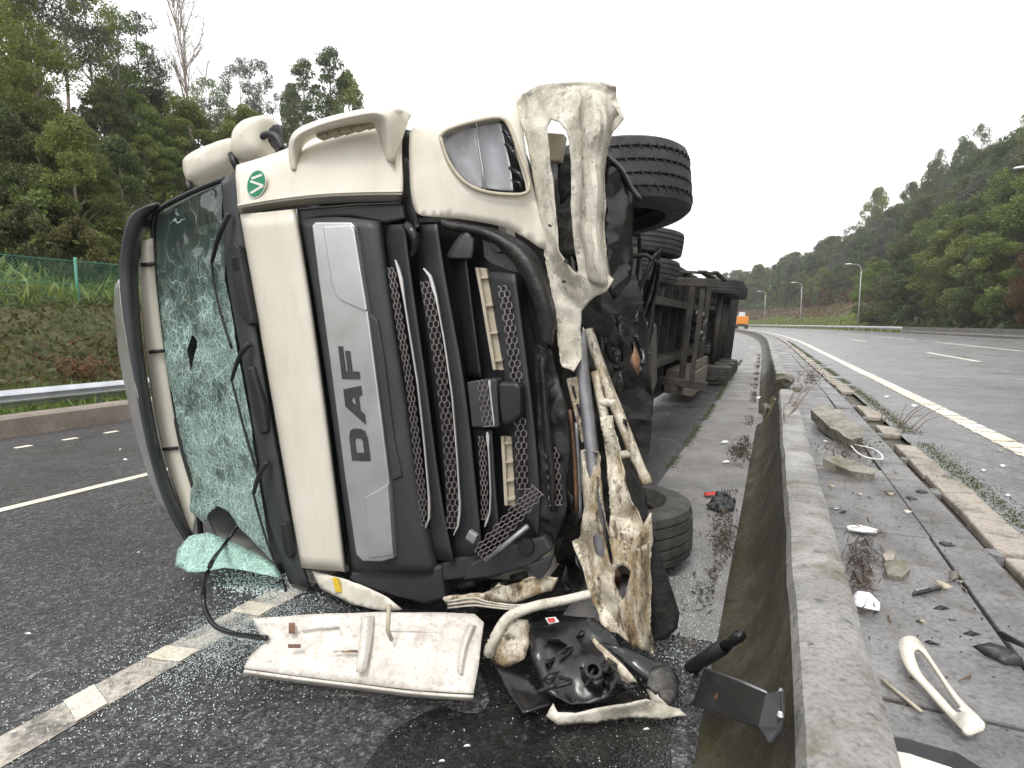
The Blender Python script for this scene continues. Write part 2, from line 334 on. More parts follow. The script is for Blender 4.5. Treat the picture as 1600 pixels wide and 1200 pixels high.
    tl = t.nodes.new('ShaderNodeBsdfTranslucent'); tl.inputs[0].default_value = (0.68, 0.94, 0.85, 1)
    m2 = t.nodes.new('ShaderNodeMixShader'); m2.inputs[0].default_value = 0.3
    t.links.new(df.outputs[0], m2.inputs[1]); t.links.new(tl.outputs[0], m2.inputs[2])
    m3 = t.nodes.new('ShaderNodeMixShader'); t.links.new(k, m3.inputs[0])
    t.links.new(m1.outputs[0], m3.inputs[1]); t.links.new(m2.outputs[0], m3.inputs[2])
    t.links.new(m3.outputs[0], o.inputs[0]); t.nodes.remove(p)
    return m
M['screen'] = m_screen('crazed_windscreen', False)
M['screen_torn'] = m_screen('torn_windscreen', True)

# ------------------------------------------------------------------ object helpers
def tag(o, label=None, cat=None, group=None, kind=None):
    if label: o['label'] = label
    if cat: o['category'] = cat
    if group: o['group'] = group
    if kind: o['kind'] = kind
    return o
def empty(name, loc=(0, 0, 0), mat4=None):
    o = bpy.data.objects.new(name, None); COL.objects.link(o); o.empty_display_size = 0.2
    if mat4 is not None: o.matrix_world = mat4
    else: o.location = loc
    return o
def link(name, me, mat, parent=None, smooth=False):
    o = bpy.data.objects.new(name, me); COL.objects.link(o)
    if mat is not None and not me.materials: me.materials.append(M[mat])
    if parent is not None: o.parent = parent
    if smooth: me.shade_smooth()
    return o
def mesh(name, verts, faces, mat, parent=None, smooth=False):
    me = bpy.data.meshes.new(name); me.from_pydata([tuple(v) for v in verts], [], faces); me.update()
    return link(name, me, mat, parent, smooth)
def from_bm(name, bm, mat, parent=None, smooth=False, recalc=True):
    if recalc: bmesh.ops.recalc_face_normals(bm, faces=bm.faces)
    me = bpy.data.meshes.new(name); bm.to_mesh(me); bm.free()
    return link(name, me, mat, parent, smooth)
def solid(o, t, off=0.0, even=False):
    md = o.modifiers.new('thickness', 'SOLIDIFY'); md.thickness = t; md.offset = off; return o
def soften(o, wd, seg=2):
    md = o.modifiers.new('bevel', 'BEVEL'); md.width = wd; md.segments = seg; md.limit_method = 'ANGLE'; md.angle_limit = math.radians(40); return o
def spline(pts, n=6, closed=False):
    P = [Vector(p) for p in pts]; out = []; L = len(P)
    for i in range(L if closed else L - 1):
        p0 = P[(i - 1) % L] if closed else P[max(i - 1, 0)]; p1 = P[i]; p2 = P[(i + 1) % L]; p3 = P[(i + 2) % L] if closed else P[min(i + 2, L - 1)]
        for k in range(n):
            t = k / n
            out.append(0.5 * ((2 * p1) + (p2 - p0) * t + (2 * p0 - 5 * p1 + 4 * p2 - p3) * t * t + (3 * p1 - p0 - 3 * p2 + p3) * t ** 3))
    if not closed: out.append(P[-1])
    return out
def tube(name, pts, r, mat, parent=None, n=8, r1=None, smooth=True, curve=0):
    P = spline(pts, curve) if curve else [Vector(p) for p in pts]
    V, Fc = [], []; L = len(P); up = Vector((0.31, 0.17, 0.93)).normalized()
    for i, p in enumerate(P):
        tdir = (P[min(i + 1, L - 1)] - P[max(i - 1, 0)]).normalized()
        a = tdir.cross(up)
        if a.length < 0.05: a = tdir.cross(Vector((1, 0, 0)))
        a.normalize(); b = tdir.cross(a)
        rr = r if r1 is None else r + (r1 - r) * i / max(L - 1, 1)
        for k in range(n):
            an = 2 * math.pi * k / n
            V.append(p + a * (rr * math.cos(an)) + b * (rr * math.sin(an)))
    for i in range(L - 1):
        for k in range(n):
            Fc.append((i * n + k, i * n + (k + 1) % n, (i + 1) * n + (k + 1) % n, (i + 1) * n + k))
    Fc.append(tuple(range(n))[::-1]); Fc.append(tuple((L - 1) * n + k for k in range(n)))
    return mesh(name, V, Fc, mat, parent, smooth)
def add_box(bm, c, s, m3=None):
    ret = bmesh.ops.create_cube(bm, size=1.0)['verts']
    for v in ret:
        q = Vector((v.co.x * s[0], v.co.y * s[1], v.co.z * s[2]))
        v.co = (m3 @ q if m3 else q) + Vector(c)
    return ret
def box(name, c, s, mat, parent=None, m3=None, bev=0.0):
    bm = bmesh.new(); add_box(bm, c, s, m3); o = from_bm(name, bm, mat, parent)
    if bev: soften(o, bev)
    return o
def prism(name, pts, vec, mat, parent=None, bev=0.006, smooth=False):
    """a closed outline given as 3-D points, made solid along vec"""
    bm = bmesh.new(); a = [bm.verts.new(p) for p in pts]; b = [bm.verts.new(Vector(p) + Vector(vec)) for p in pts]
    bm.faces.new(a); bm.faces.new(b[::-1]); L = len(pts)
    for i in range(L): bm.faces.new((a[i], b[i], b[(i + 1) % L], a[(i + 1) % L]))
    o = from_bm(name, bm, mat, parent)
    if bev: soften(o, bev)
    return o
def outline(pts, w=0.0, closed_spline=0):
    P = [K(p[0], p[1], p[2] if len(p) > 2 else w) for p in pts]
    return spline(P, closed_spline, True) if closed_spline else P
def plate(name, pts, w, thick, mat, parent, bev=0.006, cs=0):
    return prism(name, outline(pts, w, cs), (0, 0, thick), mat, parent, bev)
def sheet(name, pts, mat, parent, w=0.0, holes=(), res=0.05, thick=0.008, amp=0.0, freq=4.0, wf=None, cs=0, relax=4, seed=0.0, P=None, smooth=True, grain=None, ridge=0.0, tear=0.0, sharp=0):
    """a thin skin filled between traced edges (each point may carry its own depth), dented by noise"""
    bm = bmesh.new(); loops = [P if P is not None else outline(pts, w, cs)] + [outline(h, w, 2) for h in holes]
    ed = []
    for lp in loops:
        vs = [bm.verts.new(p) for p in lp]
        ed += [bm.edges.new((vs[i], vs[(i + 1) % len(vs)])) for i in range(len(vs))]
    bmesh.ops.triangle_fill(bm, use_beauty=True, use_dissolve=False, edges=ed)
    for _ in range(5):
        le = [e for e in bm.edges if e.calc_length() > res]
        if not le: break
        bmesh.ops.subdivide_edges(bm, edges=le, cuts=1)
        bmesh.ops.triangulate(bm, faces=[f for f in bm.faces if len(f.verts) > 3])
        bmesh.ops.beautify_fill(bm, faces=bm.faces, edges=[e for e in bm.edges if not e.is_boundary])
    inner = [v for v in bm.verts if not v.is_boundary]
    for _ in range(relax): bmesh.ops.smooth_vert(bm, verts=inner, factor=0.5, use_axis_x=True, use_axis_y=True, use_axis_z=True)
    for v in bm.verts:
        p = v.co
        if wf: p.z += wf(p.x, p.y)
        if amp:
            q = Vector((p.x * grain[0], p.y * grain[1], p.z * grain[2])) if grain else p
            nv = noise.noise_vector(q * freq + Vector((seed, seed, seed)))
            n2 = noise.noise_vector(q * freq * 2.7 + Vector((seed, 0, 3)))
            k = 0.35 if v.is_boundary else 1.0
            v.co = p + nv * amp * k + n2 * amp * 0.4 * k
    if ridge or tear:
        for v in bm.verts:
            p = v.co; q = Vector((p.x * 1.3, p.y * .6, p.z)) + Vector((seed + 5, seed, 0))
            if ridge: p.z += ridge * ((1 - 3.2 * abs(noise.noise(q * 4.2))) * .7 + (1 - 3.2 * abs(noise.noise(q * 9 + Vector((9, 2, 0))))) * .3) * (.5 if v.is_boundary else 1)
            if tear and v.is_boundary: p.x += noise.noise(q * 26) * tear; p.y += noise.noise(q * 26 + Vector((7, 7, 7))) * tear
    bmesh.ops.recalc_face_normals(bm, faces=bm.faces)
    if sum(f.normal.z for f in bm.faces) > 0: bmesh.ops.reverse_faces(bm, faces=bm.faces)
    o = from_bm(name, bm, mat, parent, smooth, recalc=False)
    if sharp: o.data.set_sharp_from_angle(angle=math.radians(sharp))
    if thick: solid(o, thick, -1.0)
    return o
def loft(name, rows, mat, parent, nu=6, nv=6, thick=0.01, amp=0.0, freq=4.0, off=-1.0, smooth=True, close=False):
    R = [spline(r, nu) for r in rows]; cols = []
    for j in range(len(R[0])): cols.append(spline([r[j] for r in R], nv))
    V = []; nr = len(cols[0]); nc = len(cols)
    for i in range(nr):
        for j in range(nc):
            p = Vector(cols[j][i])
            if amp: p += noise.noise_vector(p * freq) * amp + noise.noise_vector(p * freq * 2.7) * amp * 0.4
            V.append(p)
    Fc = [(i * nc + j, i * nc + j + 1, (i + 1) * nc + j + 1, (i + 1) * nc + j) for i in range(nr - 1) for j in range(nc - 1)]
    o = mesh(name, V, Fc, mat, parent, smooth)
    if thick: solid(o, thick, off)
    return o
def lathe(name, prof, n, mat, parent=None, axis=None, smooth=True, closed=True):
    """profile of (radius, height) turned about local Z, then placed by axis (a Matrix)"""
    V, Fc = [], []; L = len(prof)
    for k in range(n):
        a = 2 * math.pi * k / n
        for r, h in prof: V.append(Vector((r * math.cos(a), r * math.sin(a), h)))
    for k in range(n):
        k2 = (k + 1) % n
        for i in range(L if closed else L - 1):
            j = (i + 1) % L
            Fc.append((k * L + i, k2 * L + i, k2 * L + j, k * L + j))
    if axis is not None: V = [axis @ v for v in V]
    o = mesh(name, V, Fc, mat, parent, smooth)
    if smooth: o.data.set_sharp_from_angle(angle=math.radians(38))
    return o

# ------------------------------------------------------------------ the road: o metres right of the median wall foot, s metres along it
TH0, S0, RC = math.radians(23.5), 32.0, 620.0
def RP(o, s, z=0.0):
    if s <= S0:
        x, y, th = math.sin(TH0) * s, math.cos(TH0) * s, TH0
    else:
        a = (s - S0) / RC; th = TH0 - a
        # arc bending left
        cx, cy = math.sin(TH0) * S0 - math.cos(TH0) * RC, math.cos(TH0) * S0 + math.sin(TH0) * RC
        x, y = cx + math.cos(th) * RC, cy - math.sin(th) * RC
    return Vector((x + math.cos(th) * o, y - math.sin(th) * o, z))
def ms(s): return 0.016 * min(max(s, 0), 10)           # the median drifts a little to the right
ZR = 0.40                                              # the far carriageway lies higher
def zl(o): return 0.03 * o                             # the near carriageway falls away to its verge
def srange(a, b, near=1.0, far=6.0):
    out = [a]
    while out[-1] < b: out.append(min(b, out[-1] + (near if out[-1] < 35 else far)))
    return out
def ribbon(name, os_, zs, s0, s1, mat, parent=None, kind='structure', drift=False, smooth=False):
    S = srange(s0, s1); V, Fc = [], []; n = len(os_)
    for s in S:
        for o, z in zip(os_, zs): V.append(RP(o + (ms(s) if drift else 0), s, z))
    for i in range(len(S) - 1):
        for j in range(n - 1): Fc.append((i * n + j, i * n + j + 1, (i + 1) * n + j + 1, (i + 1) * n + j))
    o = mesh(name, V, Fc, mat, parent, smooth)
    if kind: o['kind'] = kind
    return o
def hprof(o, s):
    """height of the land"""
    L = [(-400, 30), (-150, 26), (-70, 19), (-45, 14.5), (-30, 8.0), (-20, 3.0), (-17, 2.05), (-16, 1.9), (-15, 1.45), (-14, 0.8), (-13, 0.25), (-12.4, -0.02), (-11.35, -0.06), (-11.2, -0.42), (-0.2, -0.08), (0.05, -0.08), (0.2, 0.30), (15.0, 0.30), (17.0, 0.35)]
    cut = min(max((s - 82) / 20, 0), 1)
    far = min(max((s - 150) / 110, 0), 1)
    b1 = 5.5 * (1 - cut) + 4.0 * cut
    Rr = [(20, 0.9), (28, 0.9 + b1), (36, 0.9 + b1 * 2), (46, 19 - 7 * far), (60, 31 - 15 * far), (110, 33 - 16 * far), (400, 40 - 20 * far)]
    P = L + Rr
    for (a, za), (b, zb) in zip(P, P[1:]):
        if a <= o <= b: return za + (zb - za) * (o - a) / (b - a)
    return P[-1][1] if o > 0 else P[0][1]
def hland(o, s):
    z = hprof(o, s)
    if o < -12.4 or o > 17.5:
        k = min(1, abs(o + 12.4) / 3 if o < 0 else (o - 17.5) / 4)
        p = RP(o, s)
        z += k * (noise.noise(Vector((p.x * 0.25, p.y * 0.25, 1))) * 0.35 + noise.noise(Vector((p.x * 0.9, p.y * 0.9, 5))) * 0.15)
    return z
OS = [-400, -250, -150, -100, -70, -55, -45, -38, -33, -30, -26, -23, -20, -18.5, -17.5, -17, -16.5, -16, -15.5, -15, -14.5, -14, -13.5, -13, -12.7, -12.4, -11.9, -11.35, -11.2, -6, -0.2, 0.05, 0.2, 8, 15, 17, 17.6, 19, 20, 22, 24, 26, 28, 31, 34, 37, 42, 50, 60, 75, 95, 130, 200, 400]
S = srange(-30, 60, 1.2, 1.2)[:-1] + srange(60, 420, 8, 8)
V = [RP(o, s, hland(o, s)) for s in S for o in OS]; n = len(OS)
Fc = [(i * n + j, i * n + j + 1, (i + 1) * n + j + 1, (i + 1) * n + j) for i in range(len(S) - 1) for j in range(n - 1)]
tag(mesh('hillside_terrain', V, Fc, 'terrain', None, True), kind='structure')

SF = 330
ribbon('road_near_carriageway', [-11.05, -6, -0.10], [zl(-11.05), zl(-6), zl(-0.10)], -14, SF, 'asphalt_l')
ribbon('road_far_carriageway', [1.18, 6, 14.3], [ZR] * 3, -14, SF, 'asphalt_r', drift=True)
ribbon('concrete_strip_beside_wall', [-0.95, -0.10], [zl(-0.95) + 0.006, zl(-0.1) + 0.006], 2.75, SF, 'conc_strip', drift=True)
ribbon('median_base', [0.10, 1.20], [ZR - 0.05] * 2, -14, SF, 'conc_face', drift=True)
ribbon('far_shoulder_gutter', [14.3, 15.6], [ZR - 0.02, ZR + 0.06], -14, SF, 'conc_slab')

# painted lines
def rumble_line(name, oc, wd, zf, s0, s1, pitch, rib, mats, nribs, drift=False):
    base = ribbon(name, [oc - wd / 2, oc + wd / 2], [zf(oc - wd / 2) + 0.004, zf(oc + wd / 2) + 0.004], s0, s1, mats[0], drift=drift)
    for k in range(nribs):
        s = s0 + 0.3 + k * pitch + random.uniform(-0.03, 0.03)
        sk = random.uniform(-0.03, 0.03); rl = rib * random.uniform(0.85, 1.15)
        pts = []
        for o, ss in ((oc - wd / 2 + 0.004, s + sk), (oc, s + random.uniform(-.01, .01)), (oc + wd / 2 - 0.004, s - sk), (oc + wd / 2 - 0.004, s - sk + rl), (oc, s + rl), (oc - wd / 2 + 0.004, s + sk + rl)):
            pts.append(RP(o + (ms(ss) if drift else 0), ss, zf(o) + 0.007))
        prism('marking_rib', pts, (0, 0, 0.007), mats[1], base, 0.003)
    return base
rumble_line('near_edge_line', -2.52, 0.20, zl, -3, 40, 0.44, 0.11, ('paint_worn', 'paint'), 24)
ribbon('lane_line', [-6.36, -6.22], [zl(-6.36) + 0.004, zl(-6.22) + 0.004], -5, 200, 'paint_yel')
rumble_line('far_edge_line', 2.10, 0.20, lambda o: ZR, -2, SF, 0.27, 0.19, ('paint_yel', 'paint'), 60, drift=False)
studs = empty('shoulder_line_studs', RP(-9.8, 7, zl(-9.8))); tag(studs, kind='structure')
for k in range(26):
    s = 1.0 + k * 0.62
    p = RP(-9.8, s, zl(-9.8) + 0.004) - studs.location
    d1, d2 = RP(-9.75, s, 0) - RP(-9.8, s, 0), RP(-9.8, s + 0.1, 0) - RP(-9.8, s, 0)
    prism('marking_stud', [p - d1 - d2, p + d1 - d2, p + d1 + d2, p - d1 + d2], (0, 0, 0.012), 'paint', studs, 0.004)
def dashes(name, o, s0, s1, ln, gap):
    r = empty(name, RP(o, 30, ZR)); tag(r, kind='structure'); s = s0
    while s < s1:
        pts = [RP(o - 0.08, s, ZR + 0.004), RP(o + 0.08, s, ZR + 0.004), RP(o + 0.08, s + ln, ZR + 0.004), RP(o - 0.08, s + ln, ZR + 0.004)]
        mesh('dash', [p - r.location for p in pts], [(0, 1, 2, 3)], 'paint', r); s += ln + gap
dashes('lane_dashes_inner', 5.75, 20.6, 240, 5.8, 14.0)
dashes('lane_dashes_outer', 9.45, 29.0, 240, 12.5, 4.5)

# ------------------------------------------------------------------ median: wall, slabs, slotted kerb
def sweep(name, prof, s0, s1, mat, parent=None, ds=0.35, jit=0.0, drift=True, far=6.0, caps=True):
    S = srange(s0, s1, ds, far); V, Fc = [], []; n = len(prof)
    for i, s in enumerate(S):
        for o, z in prof:
            p = RP(o + (ms(s) if drift else 0), s, z)
            if jit: p += noise.noise_vector(p * 2.3) * jit + noise.noise_vector(p * 9) * jit * 0.4
            V.append(p)
    for i in range(len(S) - 1):
        for j in range(n): Fc.append((i * n + j, (i + 1) * n + j, (i + 1) * n + (j + 1) % n, i * n + (j + 1) % n))
    if caps: Fc += [tuple(range(n)), tuple(((len(S) - 1) * n + j) for j in range(n))[::-1]]
    bm = bmesh.new(); me = bpy.data.meshes.new(name); me.from_pydata([tuple(v) for v in V], [], Fc); bm.from_mesh(me); bpy.data.meshes.remove(me)
    o = from_bm(name, bm, mat, parent, True); o.data.set_sharp_from_angle(angle=math.radians(35)); return o
wall = empty('median_wall', (0, 0, 0)); tag(wall, 'low concrete median wall with dark mossy sloping face beside the lorry', 'wall')
face = [(-0.20, -0.03), (-0.175, 0.02), (-0.12, 0.055), (-0.07, 0.10), (-0.03, 0.16), (0.01, 0.24), (0.04, 0.33), (0.065, 0.43), (0.09, 0.52), (0.10, 0.50), (0.20, 0.46), (0.28, 0.30), (0.28, -0.03)]
cap = [(0.085, 0.518), (0.105, 0.556), (0.14, 0.565), (0.255, 0.562), (0.29, 0.545), (0.30, 0.36), (0.26, 0.34), (0.20, 0.47), (0.105, 0.505)]
sweep('sloping_face', face, -2, 9.1, 'conc_face', wall, 0.3, 0.006)
for a_, b_ in ((-2, 1.05), (1.062, 3.62), (3.632, 6.1), (6.112, 9.1)): sweep('coping_block', cap, a_, b_, 'conc_cap', wall, 0.18, 0.010)
wall2 = empty('median_wall', RP(0, 12)); tag(wall2, 'stretch of concrete median wall running on beyond the broken gap', 'wall')
def lift(o, root):                                     # keep a mesh built in place under a root that stands elsewhere
    o.parent = root; o.matrix_parent_inverse = Matrix.Translation(-root.location); return o
lift(sweep('sloping_face', face, 10.4, 250, 'conc_face', None, 0.6, 0.012), wall2)
lift(sweep('coping', [(a, b - 0.01) for a, b in cap], 10.7, 250, 'conc_cap', None, 0.5, 0.015), wall2)
# rubble of the broken gap
for k in range(9):
    s = random.uniform(9.2, 10.6); o = random.uniform(-0.05, 0.42); r = random.uniform(0.07, 0.17)
    bm = bmesh.new(); bmesh.ops.create_icosphere(bm, subdivisions=2, radius=r)
    for v in bm.verts:
        v.co += noise.noise_vector(v.co * 9 + Vector((k, 0, 0))) * r * 0.55; v.co.z *= 0.6
    zb = 0.05 if o < 0.1 else ZR - 0.03
    ob = from_bm('concrete_lump', bm, 'conc_moss'); ob.location = RP(o + 0.15, s, zb + r * 0.35 + (0.18 if k % 3 == 0 and o < 0.2 else 0))
    ob.rotation_euler = (random.random(), random.random(), random.random() * 6)
    tag(ob, 'lump of broken concrete in the gap of the median wall', 'rubble', 'rubble in the gap of the median wall')

apron = empty('median_paving', RP(0.7, 5, ZR - 0.05)); tag(apron, kind='structure')
def slab(name, o0, o1, s0, s1, z, mat, parent, th=0.05, bev=0.008, jz=0.006):
    a = [RP(o0 + ms(s0), s0), RP(o1 + ms(s0), s0), RP(o1 + ms(s1), s1), RP(o0 + ms(s1), s1)]
    tz = [z + random.uniform(-jz, jz) for _ in a]
    bm = bmesh.new()
    lo = [bm.verts.new((p.x - parent.location.x, p.y - parent.location.y, z - th - parent.location.z)) for p in a]
    hi = [bm.verts.new((p.x - parent.location.x, p.y - parent.location.y, t - parent.location.z)) for p, t in zip(a, tz)]
    bm.faces.new(hi); bm.faces.new(lo[::-1])
    for i in range(4): bm.faces.new((lo[i], lo[(i + 1) % 4], hi[(i + 1) % 4], hi[i]))
    o = from_bm(name, bm, mat, parent); soften(o, bev, 2); return o
s = 0.4
while s < 22:
    ln = 1.55 + random.uniform(-0.1, 0.1)
    slab('slab', 0.305, 0.77 + random.uniform(-.008, .008), s + 0.008, s + ln - 0.008, ZR, 'conc_slab', apron)
    slab('slab', 0.785, 0.985, s + 0.3 + 0.006, s + 0.3 + ln - 0.006, ZR + 0.002, 'conc_slab', apron)
    s += ln
ribbon('median_paving_beyond', [0.305, 0.985], [ZR - 0.004] * 2, s, SF, 'conc_slab', drift=True)
kerb = empty('slotted_kerb', RP(1.12, 6, ZR - 0.05)); tag(kerb, kind='structure')
s = 1.2; k = 0
while s < 34:
    ln = random.uniform(0.42, 0.62); jo = random.uniform(-0.012, 0.012)
    if random.random() > .12: slab('kerb_stone', 1.035 + jo, 1.215 + jo + random.uniform(-.02, .02), s + random.uniform(.006, .03), s + ln - random.uniform(.006, .03), ZR + random.uniform(.004, .018), 'conc_stone', kerb, 0.06, 0.014, 0.012)
    if k % 2 == 0: slab('bridge_stone', 0.985, 1.037, s - 0.05, s + 0.06, ZR + 0.004, 'conc_slab', kerb, 0.05, 0.006)
    s += ln; k += 1
ribbon('kerb_line_beyond', [1.035, 1.215], [ZR + 0.012] * 2, s, SF, 'conc_stone', drift=True)

# ------------------------------------------------------------------ near verge: low kerb wall, crash barrier, bank, fence
kw = sweep('kerb_wall', [(-11.35, -0.45), (-11.35, 0.00), (-11.32, 0.02), (-11.10, 0.01), (-11.05, -0.03), (-11.02, -0.45)], -12, 200, 'conc_stone', None, 1.0, 0.01, False)
kw.data.materials[0] = m_concrete('kerb_wall_concrete', (0.20, 0.165, 0.135), (0.31, 0.265, 0.225), (0.13, 0.12, 0.06), 0.6, 0.75); tag(kw, 'low brownish concrete kerb wall below the steel crash barrier', 'kerb')
def crash_barrier(oc, s0, s1, z0, side, label):
    r = empty('crash_barrier', RP(oc, (s0 + s1) / 2, z0)); tag(r, label, 'barrier')
    h = [0.0, 0.02, 0.06, 0.09, 0.12, 0.155, 0.19, 0.22, 0.25, 0.29, 0.31]; d = [0.0, 0.012, 0.02, 0.07, 0.08, 0.035, 0.035, 0.08, 0.07, 0.02, 0.01]
    prof = [(oc + side * (dd - 0.04), z0 + hh) for hh, dd in zip(h, d)]; prof += [(o - side * 0.006, z) for o, z in prof[::-1]]
    lift(sweep('beam', prof, s0, s1, 'steel', None, 2.0, 0, False), r)
    s = s0 + 1
    while s < min(s1, 60 if s0 < 50 else s1):
        lift(box('post', RP(oc - side * 0.10, s, z0 - 0.10), (0.1, 0.1, 0.75), 'steel'), r); s += 4.0
    return r
crash_barrier(-11.75, -10, 120, 0.06, 1, 'galvanised steel crash barrier along the grassy bank')
crash_barrier(15.9, 76, 300, ZR + 0.42, -1, 'distant steel crash barrier below the mown grass slope')
bw = sweep('concrete_barrier', [(15.6, ZR - 0.1), (15.62, ZR + 0.22), (15.78, ZR + 0.34), (15.82, ZR + 0.72), (16.0, ZR + 0.72), (16.05, ZR + 0.1)], -5, 75.5, 'conc_wall', None, 2.0, 0.0, False)
tag(bw, 'grey concrete roadside barrier below the wooded slope', 'barrier')
fence = empty('mesh_fence', RP(-16.6, 14, 1.9)); tag(fence, 'green wire mesh fence on top of the overgrown bank', 'fence')
FZ = 1.92
for s in np.arange(0.2, 40, 3.1): lift(tube('post', [RP(-16.6, s, 1.3), RP(-16.6, s, FZ + 1.30)], 0.035, 'green', None, 8), fence)
V, Fc = [], []
def wire(a, b, t):
    i = len(V); dz = Vector((0, 0, t)); dn = (RP(-16.55, 5, 0) - RP(-16.6, 5, 0)).normalized() * t
    V.extend([a - dz, a + dn, a + dz, b - dz, b + dn, b + dz]); Fc.extend([(i, i + 1, i + 4, i + 3), (i + 1, i + 2, i + 5, i + 4), (i + 2, i, i + 3, i + 5)])
H = 1.22
for s in np.arange(-2, 33, 0.085):
    wire(RP(-16.55, s, FZ), RP(-16.55, s + H, FZ + H), 0.0032); wire(RP(-16.55, s + H, FZ), RP(-16.55, s, FZ + H), 0.0032)
for z in (0.02, 0.6, 1.2): wire(RP(-16.55, -2, FZ + z), RP(-16.55, 33, FZ + z), 0.006)
tag(lift(mesh('wire_mesh', V, Fc, 'green'), fence), kind='stuff')

# ------------------------------------------------------------------ lamp posts
def lamp(o, s, hgt, label):
    b = RP(o, s, hprof(o, s) - 0.1); r = empty('street_lamp', b); tag(r, label, 'street lamp', 'street lamps along the far carriageway')
    inn = (RP(o - 1, s) - RP(o, s)).normalized()
    tube('pole', [(0, 0, 0), (0, 0, hgt * 0.5), (0, 0, hgt * 0.9)], 0.10, 'lamp', r, 10, 0.06)
    A = [Vector((0, 0, hgt * 0.9)), inn * 0.12 + Vector((0, 0, hgt * 0.95)), inn * 0.5 + Vector((0, 0, hgt * 0.99)), inn * 1.3 + Vector((0, 0, hgt))]
    tube('arm', A, 0.055, 'lamp', r, 8, 0.045, curve=5)
    c = inn * 1.75 + Vector((0, 0, hgt + 0.02)); an = math.atan2(inn.y, inn.x); m3 = Matrix.Rotation(an, 3, 'Z')
    bm = bmesh.new(); bmesh.ops.create_uvsphere(bm, u_segments=14, v_segments=8, radius=1)
    for v in bm.verts: v.co = m3 @ Vector((v.co.x * 0.52, v.co.y * 0.17, max(v.co.z, -0.25) * 0.13)) + c
    from_bm('lamp_head', bm, 'lamphead', r, True)
    tube('base_flange', [(0, 0, 0), (0, 0, 0.45)], 0.16, 'lamp', r, 10, 0.13)
lamp(17.2, 49, 11.4, 'street lamp whose arm reaches out from in front of the russet trees')
lamp(17.2, 101, 10.2, 'tall street lamp at the foot of the cut slope, beside the dense trees')
lamp(17.2, 141, 10.2, 'street lamp in the middle of the mown grass slope')
lamp(17.2, 176, 10.2, 'farthest street lamp beyond the rear of the trailer')

# ------------------------------------------------------------------ the overturned tractor unit (cab frame: u roofwards, v up, w rearwards)
T = empty('tractor_unit', mat4=CAB)
tag(T, 'cream and black lorry tractor unit lying on its side with smashed front', 'lorry')
def quadstrip(Lp, Rp, w): return [K(x, y, w) for x, y in Lp] + [K(x, y, w) for x, y in Rp[::-1]]

# --- cab shell with an open front, lining and seats behind the windscreen
def shell():
    u0, u1, v0, v1, w0, w1 = -0.42, 1.93, 0.05, 2.40, 0.35, 2.15
    bm = bmesh.new()
    for c, s in ((((u0 + u1) / 2, v1 - .02, (w0 + w1) / 2 + .1), (u1 - u0, .04, w1 - w0)), (((u0 + u1) / 2, v0 + .02, (w0 + w1) / 2), (u1 - u0, .04, w1 - w0)),
                 (((u0 + u1) / 2, (v0 + v1) / 2, w1), (u1 - u0, v1 - v0, .04)), ((u0, (v0 + v1) / 2, (w0 + w1) / 2), (.04, v1 - v0, w1 - w0))):
        add_box(bm, c, s)
    return from_bm('cab_shell', bm, 'cream', T)
shell()
gp_ = [(356, 345, .10), (352, 300, .12), (346, 286, .12), (300, 305, .15), (257, 329, .18), (244, 347, .19), (245, 400, .20), (248, 470, .20), (258, 550, .20), (270, 620, .20), (286, 690, .20), (305, 757, .20), (325, 812, .20), (350, 850, .20), (430, 884, .14)]
loft('windscreen_surround', [[K(*q) for q in gp_], [K(*q) + Vector((0, 0, .5)) for q in gp_], [K(*q) + Vector((0, 0, 1.6)) for q in gp_]], 'lining', T, 3, 2, .03, 0, 4, 1.0)
lin = box('cab_rear_lining', (0.8, 1.25, 1.75), (2.1, 2.3, 0.05), 'lining', T)
box('roof_panel', (2.16, 1.22, 1.35), (.05, 2.2, 1.7), 'cream', T, None, .02)
for v in (0.72, 1.80):
    st = loft('seat', [[(0.35, v - .26, .95), (0.35, v, .90), (0.35, v + .26, .95)], [(0.62, v - .27, 1.02), (0.62, v, .96), (0.62, v + .27, 1.02)], [(1.15, v - .25, 1.18), (1.15, v, 1.12), (1.15, v + .25, 1.18)], [(1.42, v - .14, 1.28), (1.42, v, 1.24), (1.42, v + .14, 1.28)]], 'seat', T, 4, 4, 0.14)
ring = [(0.62 + .21 * math.cos(a), 1.78 + .21 * math.sin(a), .60 + .10 * math.cos(a)) for a in np.linspace(0, 2 * math.pi, 25)]
tube('steering_wheel', ring, 0.016, 'black', T, 8)
box('dashboard', (0.93, 1.24, 0.42), (0.30, 2.2, 0.42), 'grey', T, bev=0.04)
tube('grab_rail', [K(300, 775, .45), K(310, 800, .42), K(315, 850, .45)], 0.02, 'black', T, 8, curve=4)

# --- windscreen, raked back towards the roof
ws_o = [(348, 283, .10), (300, 303, .13), (256, 326, .16), (242, 345, .17), (243, 400, .18), (246, 470, .18), (256, 550, .18), (268, 620, .18), (284, 690, .18), (303, 757, .18),
        (288, 778, .16), (300, 800, .14), (318, 818, .13), (326, 803, .12), (340, 790, .11), (358, 800, .11), (372, 822, .11), (395, 845, .10), (428, 880, .09),
        (412, 800, .07), (402, 740, .07), (392, 660, .07), (378, 580, .07), (362, 500, .07), (352, 430, .07), (350, 360, .07)]
hole1 = [(299, 522, .16), (307, 532, .16), (306, 546, .16), (302, 566, .16), (299, 580, .16), (296, 560, .16), (293, 546, .16), (296, 530, .16)]
hole2 = [(342, 575, .13), (350, 570, .13), (355, 585, .13), (350, 597, .13), (338, 592, .13)]
gl = sheet('windscreen', ws_o, 'screen', T, holes=(hole1,), res=0.05, thick=0.0, amp=0.030, freq=4.5)
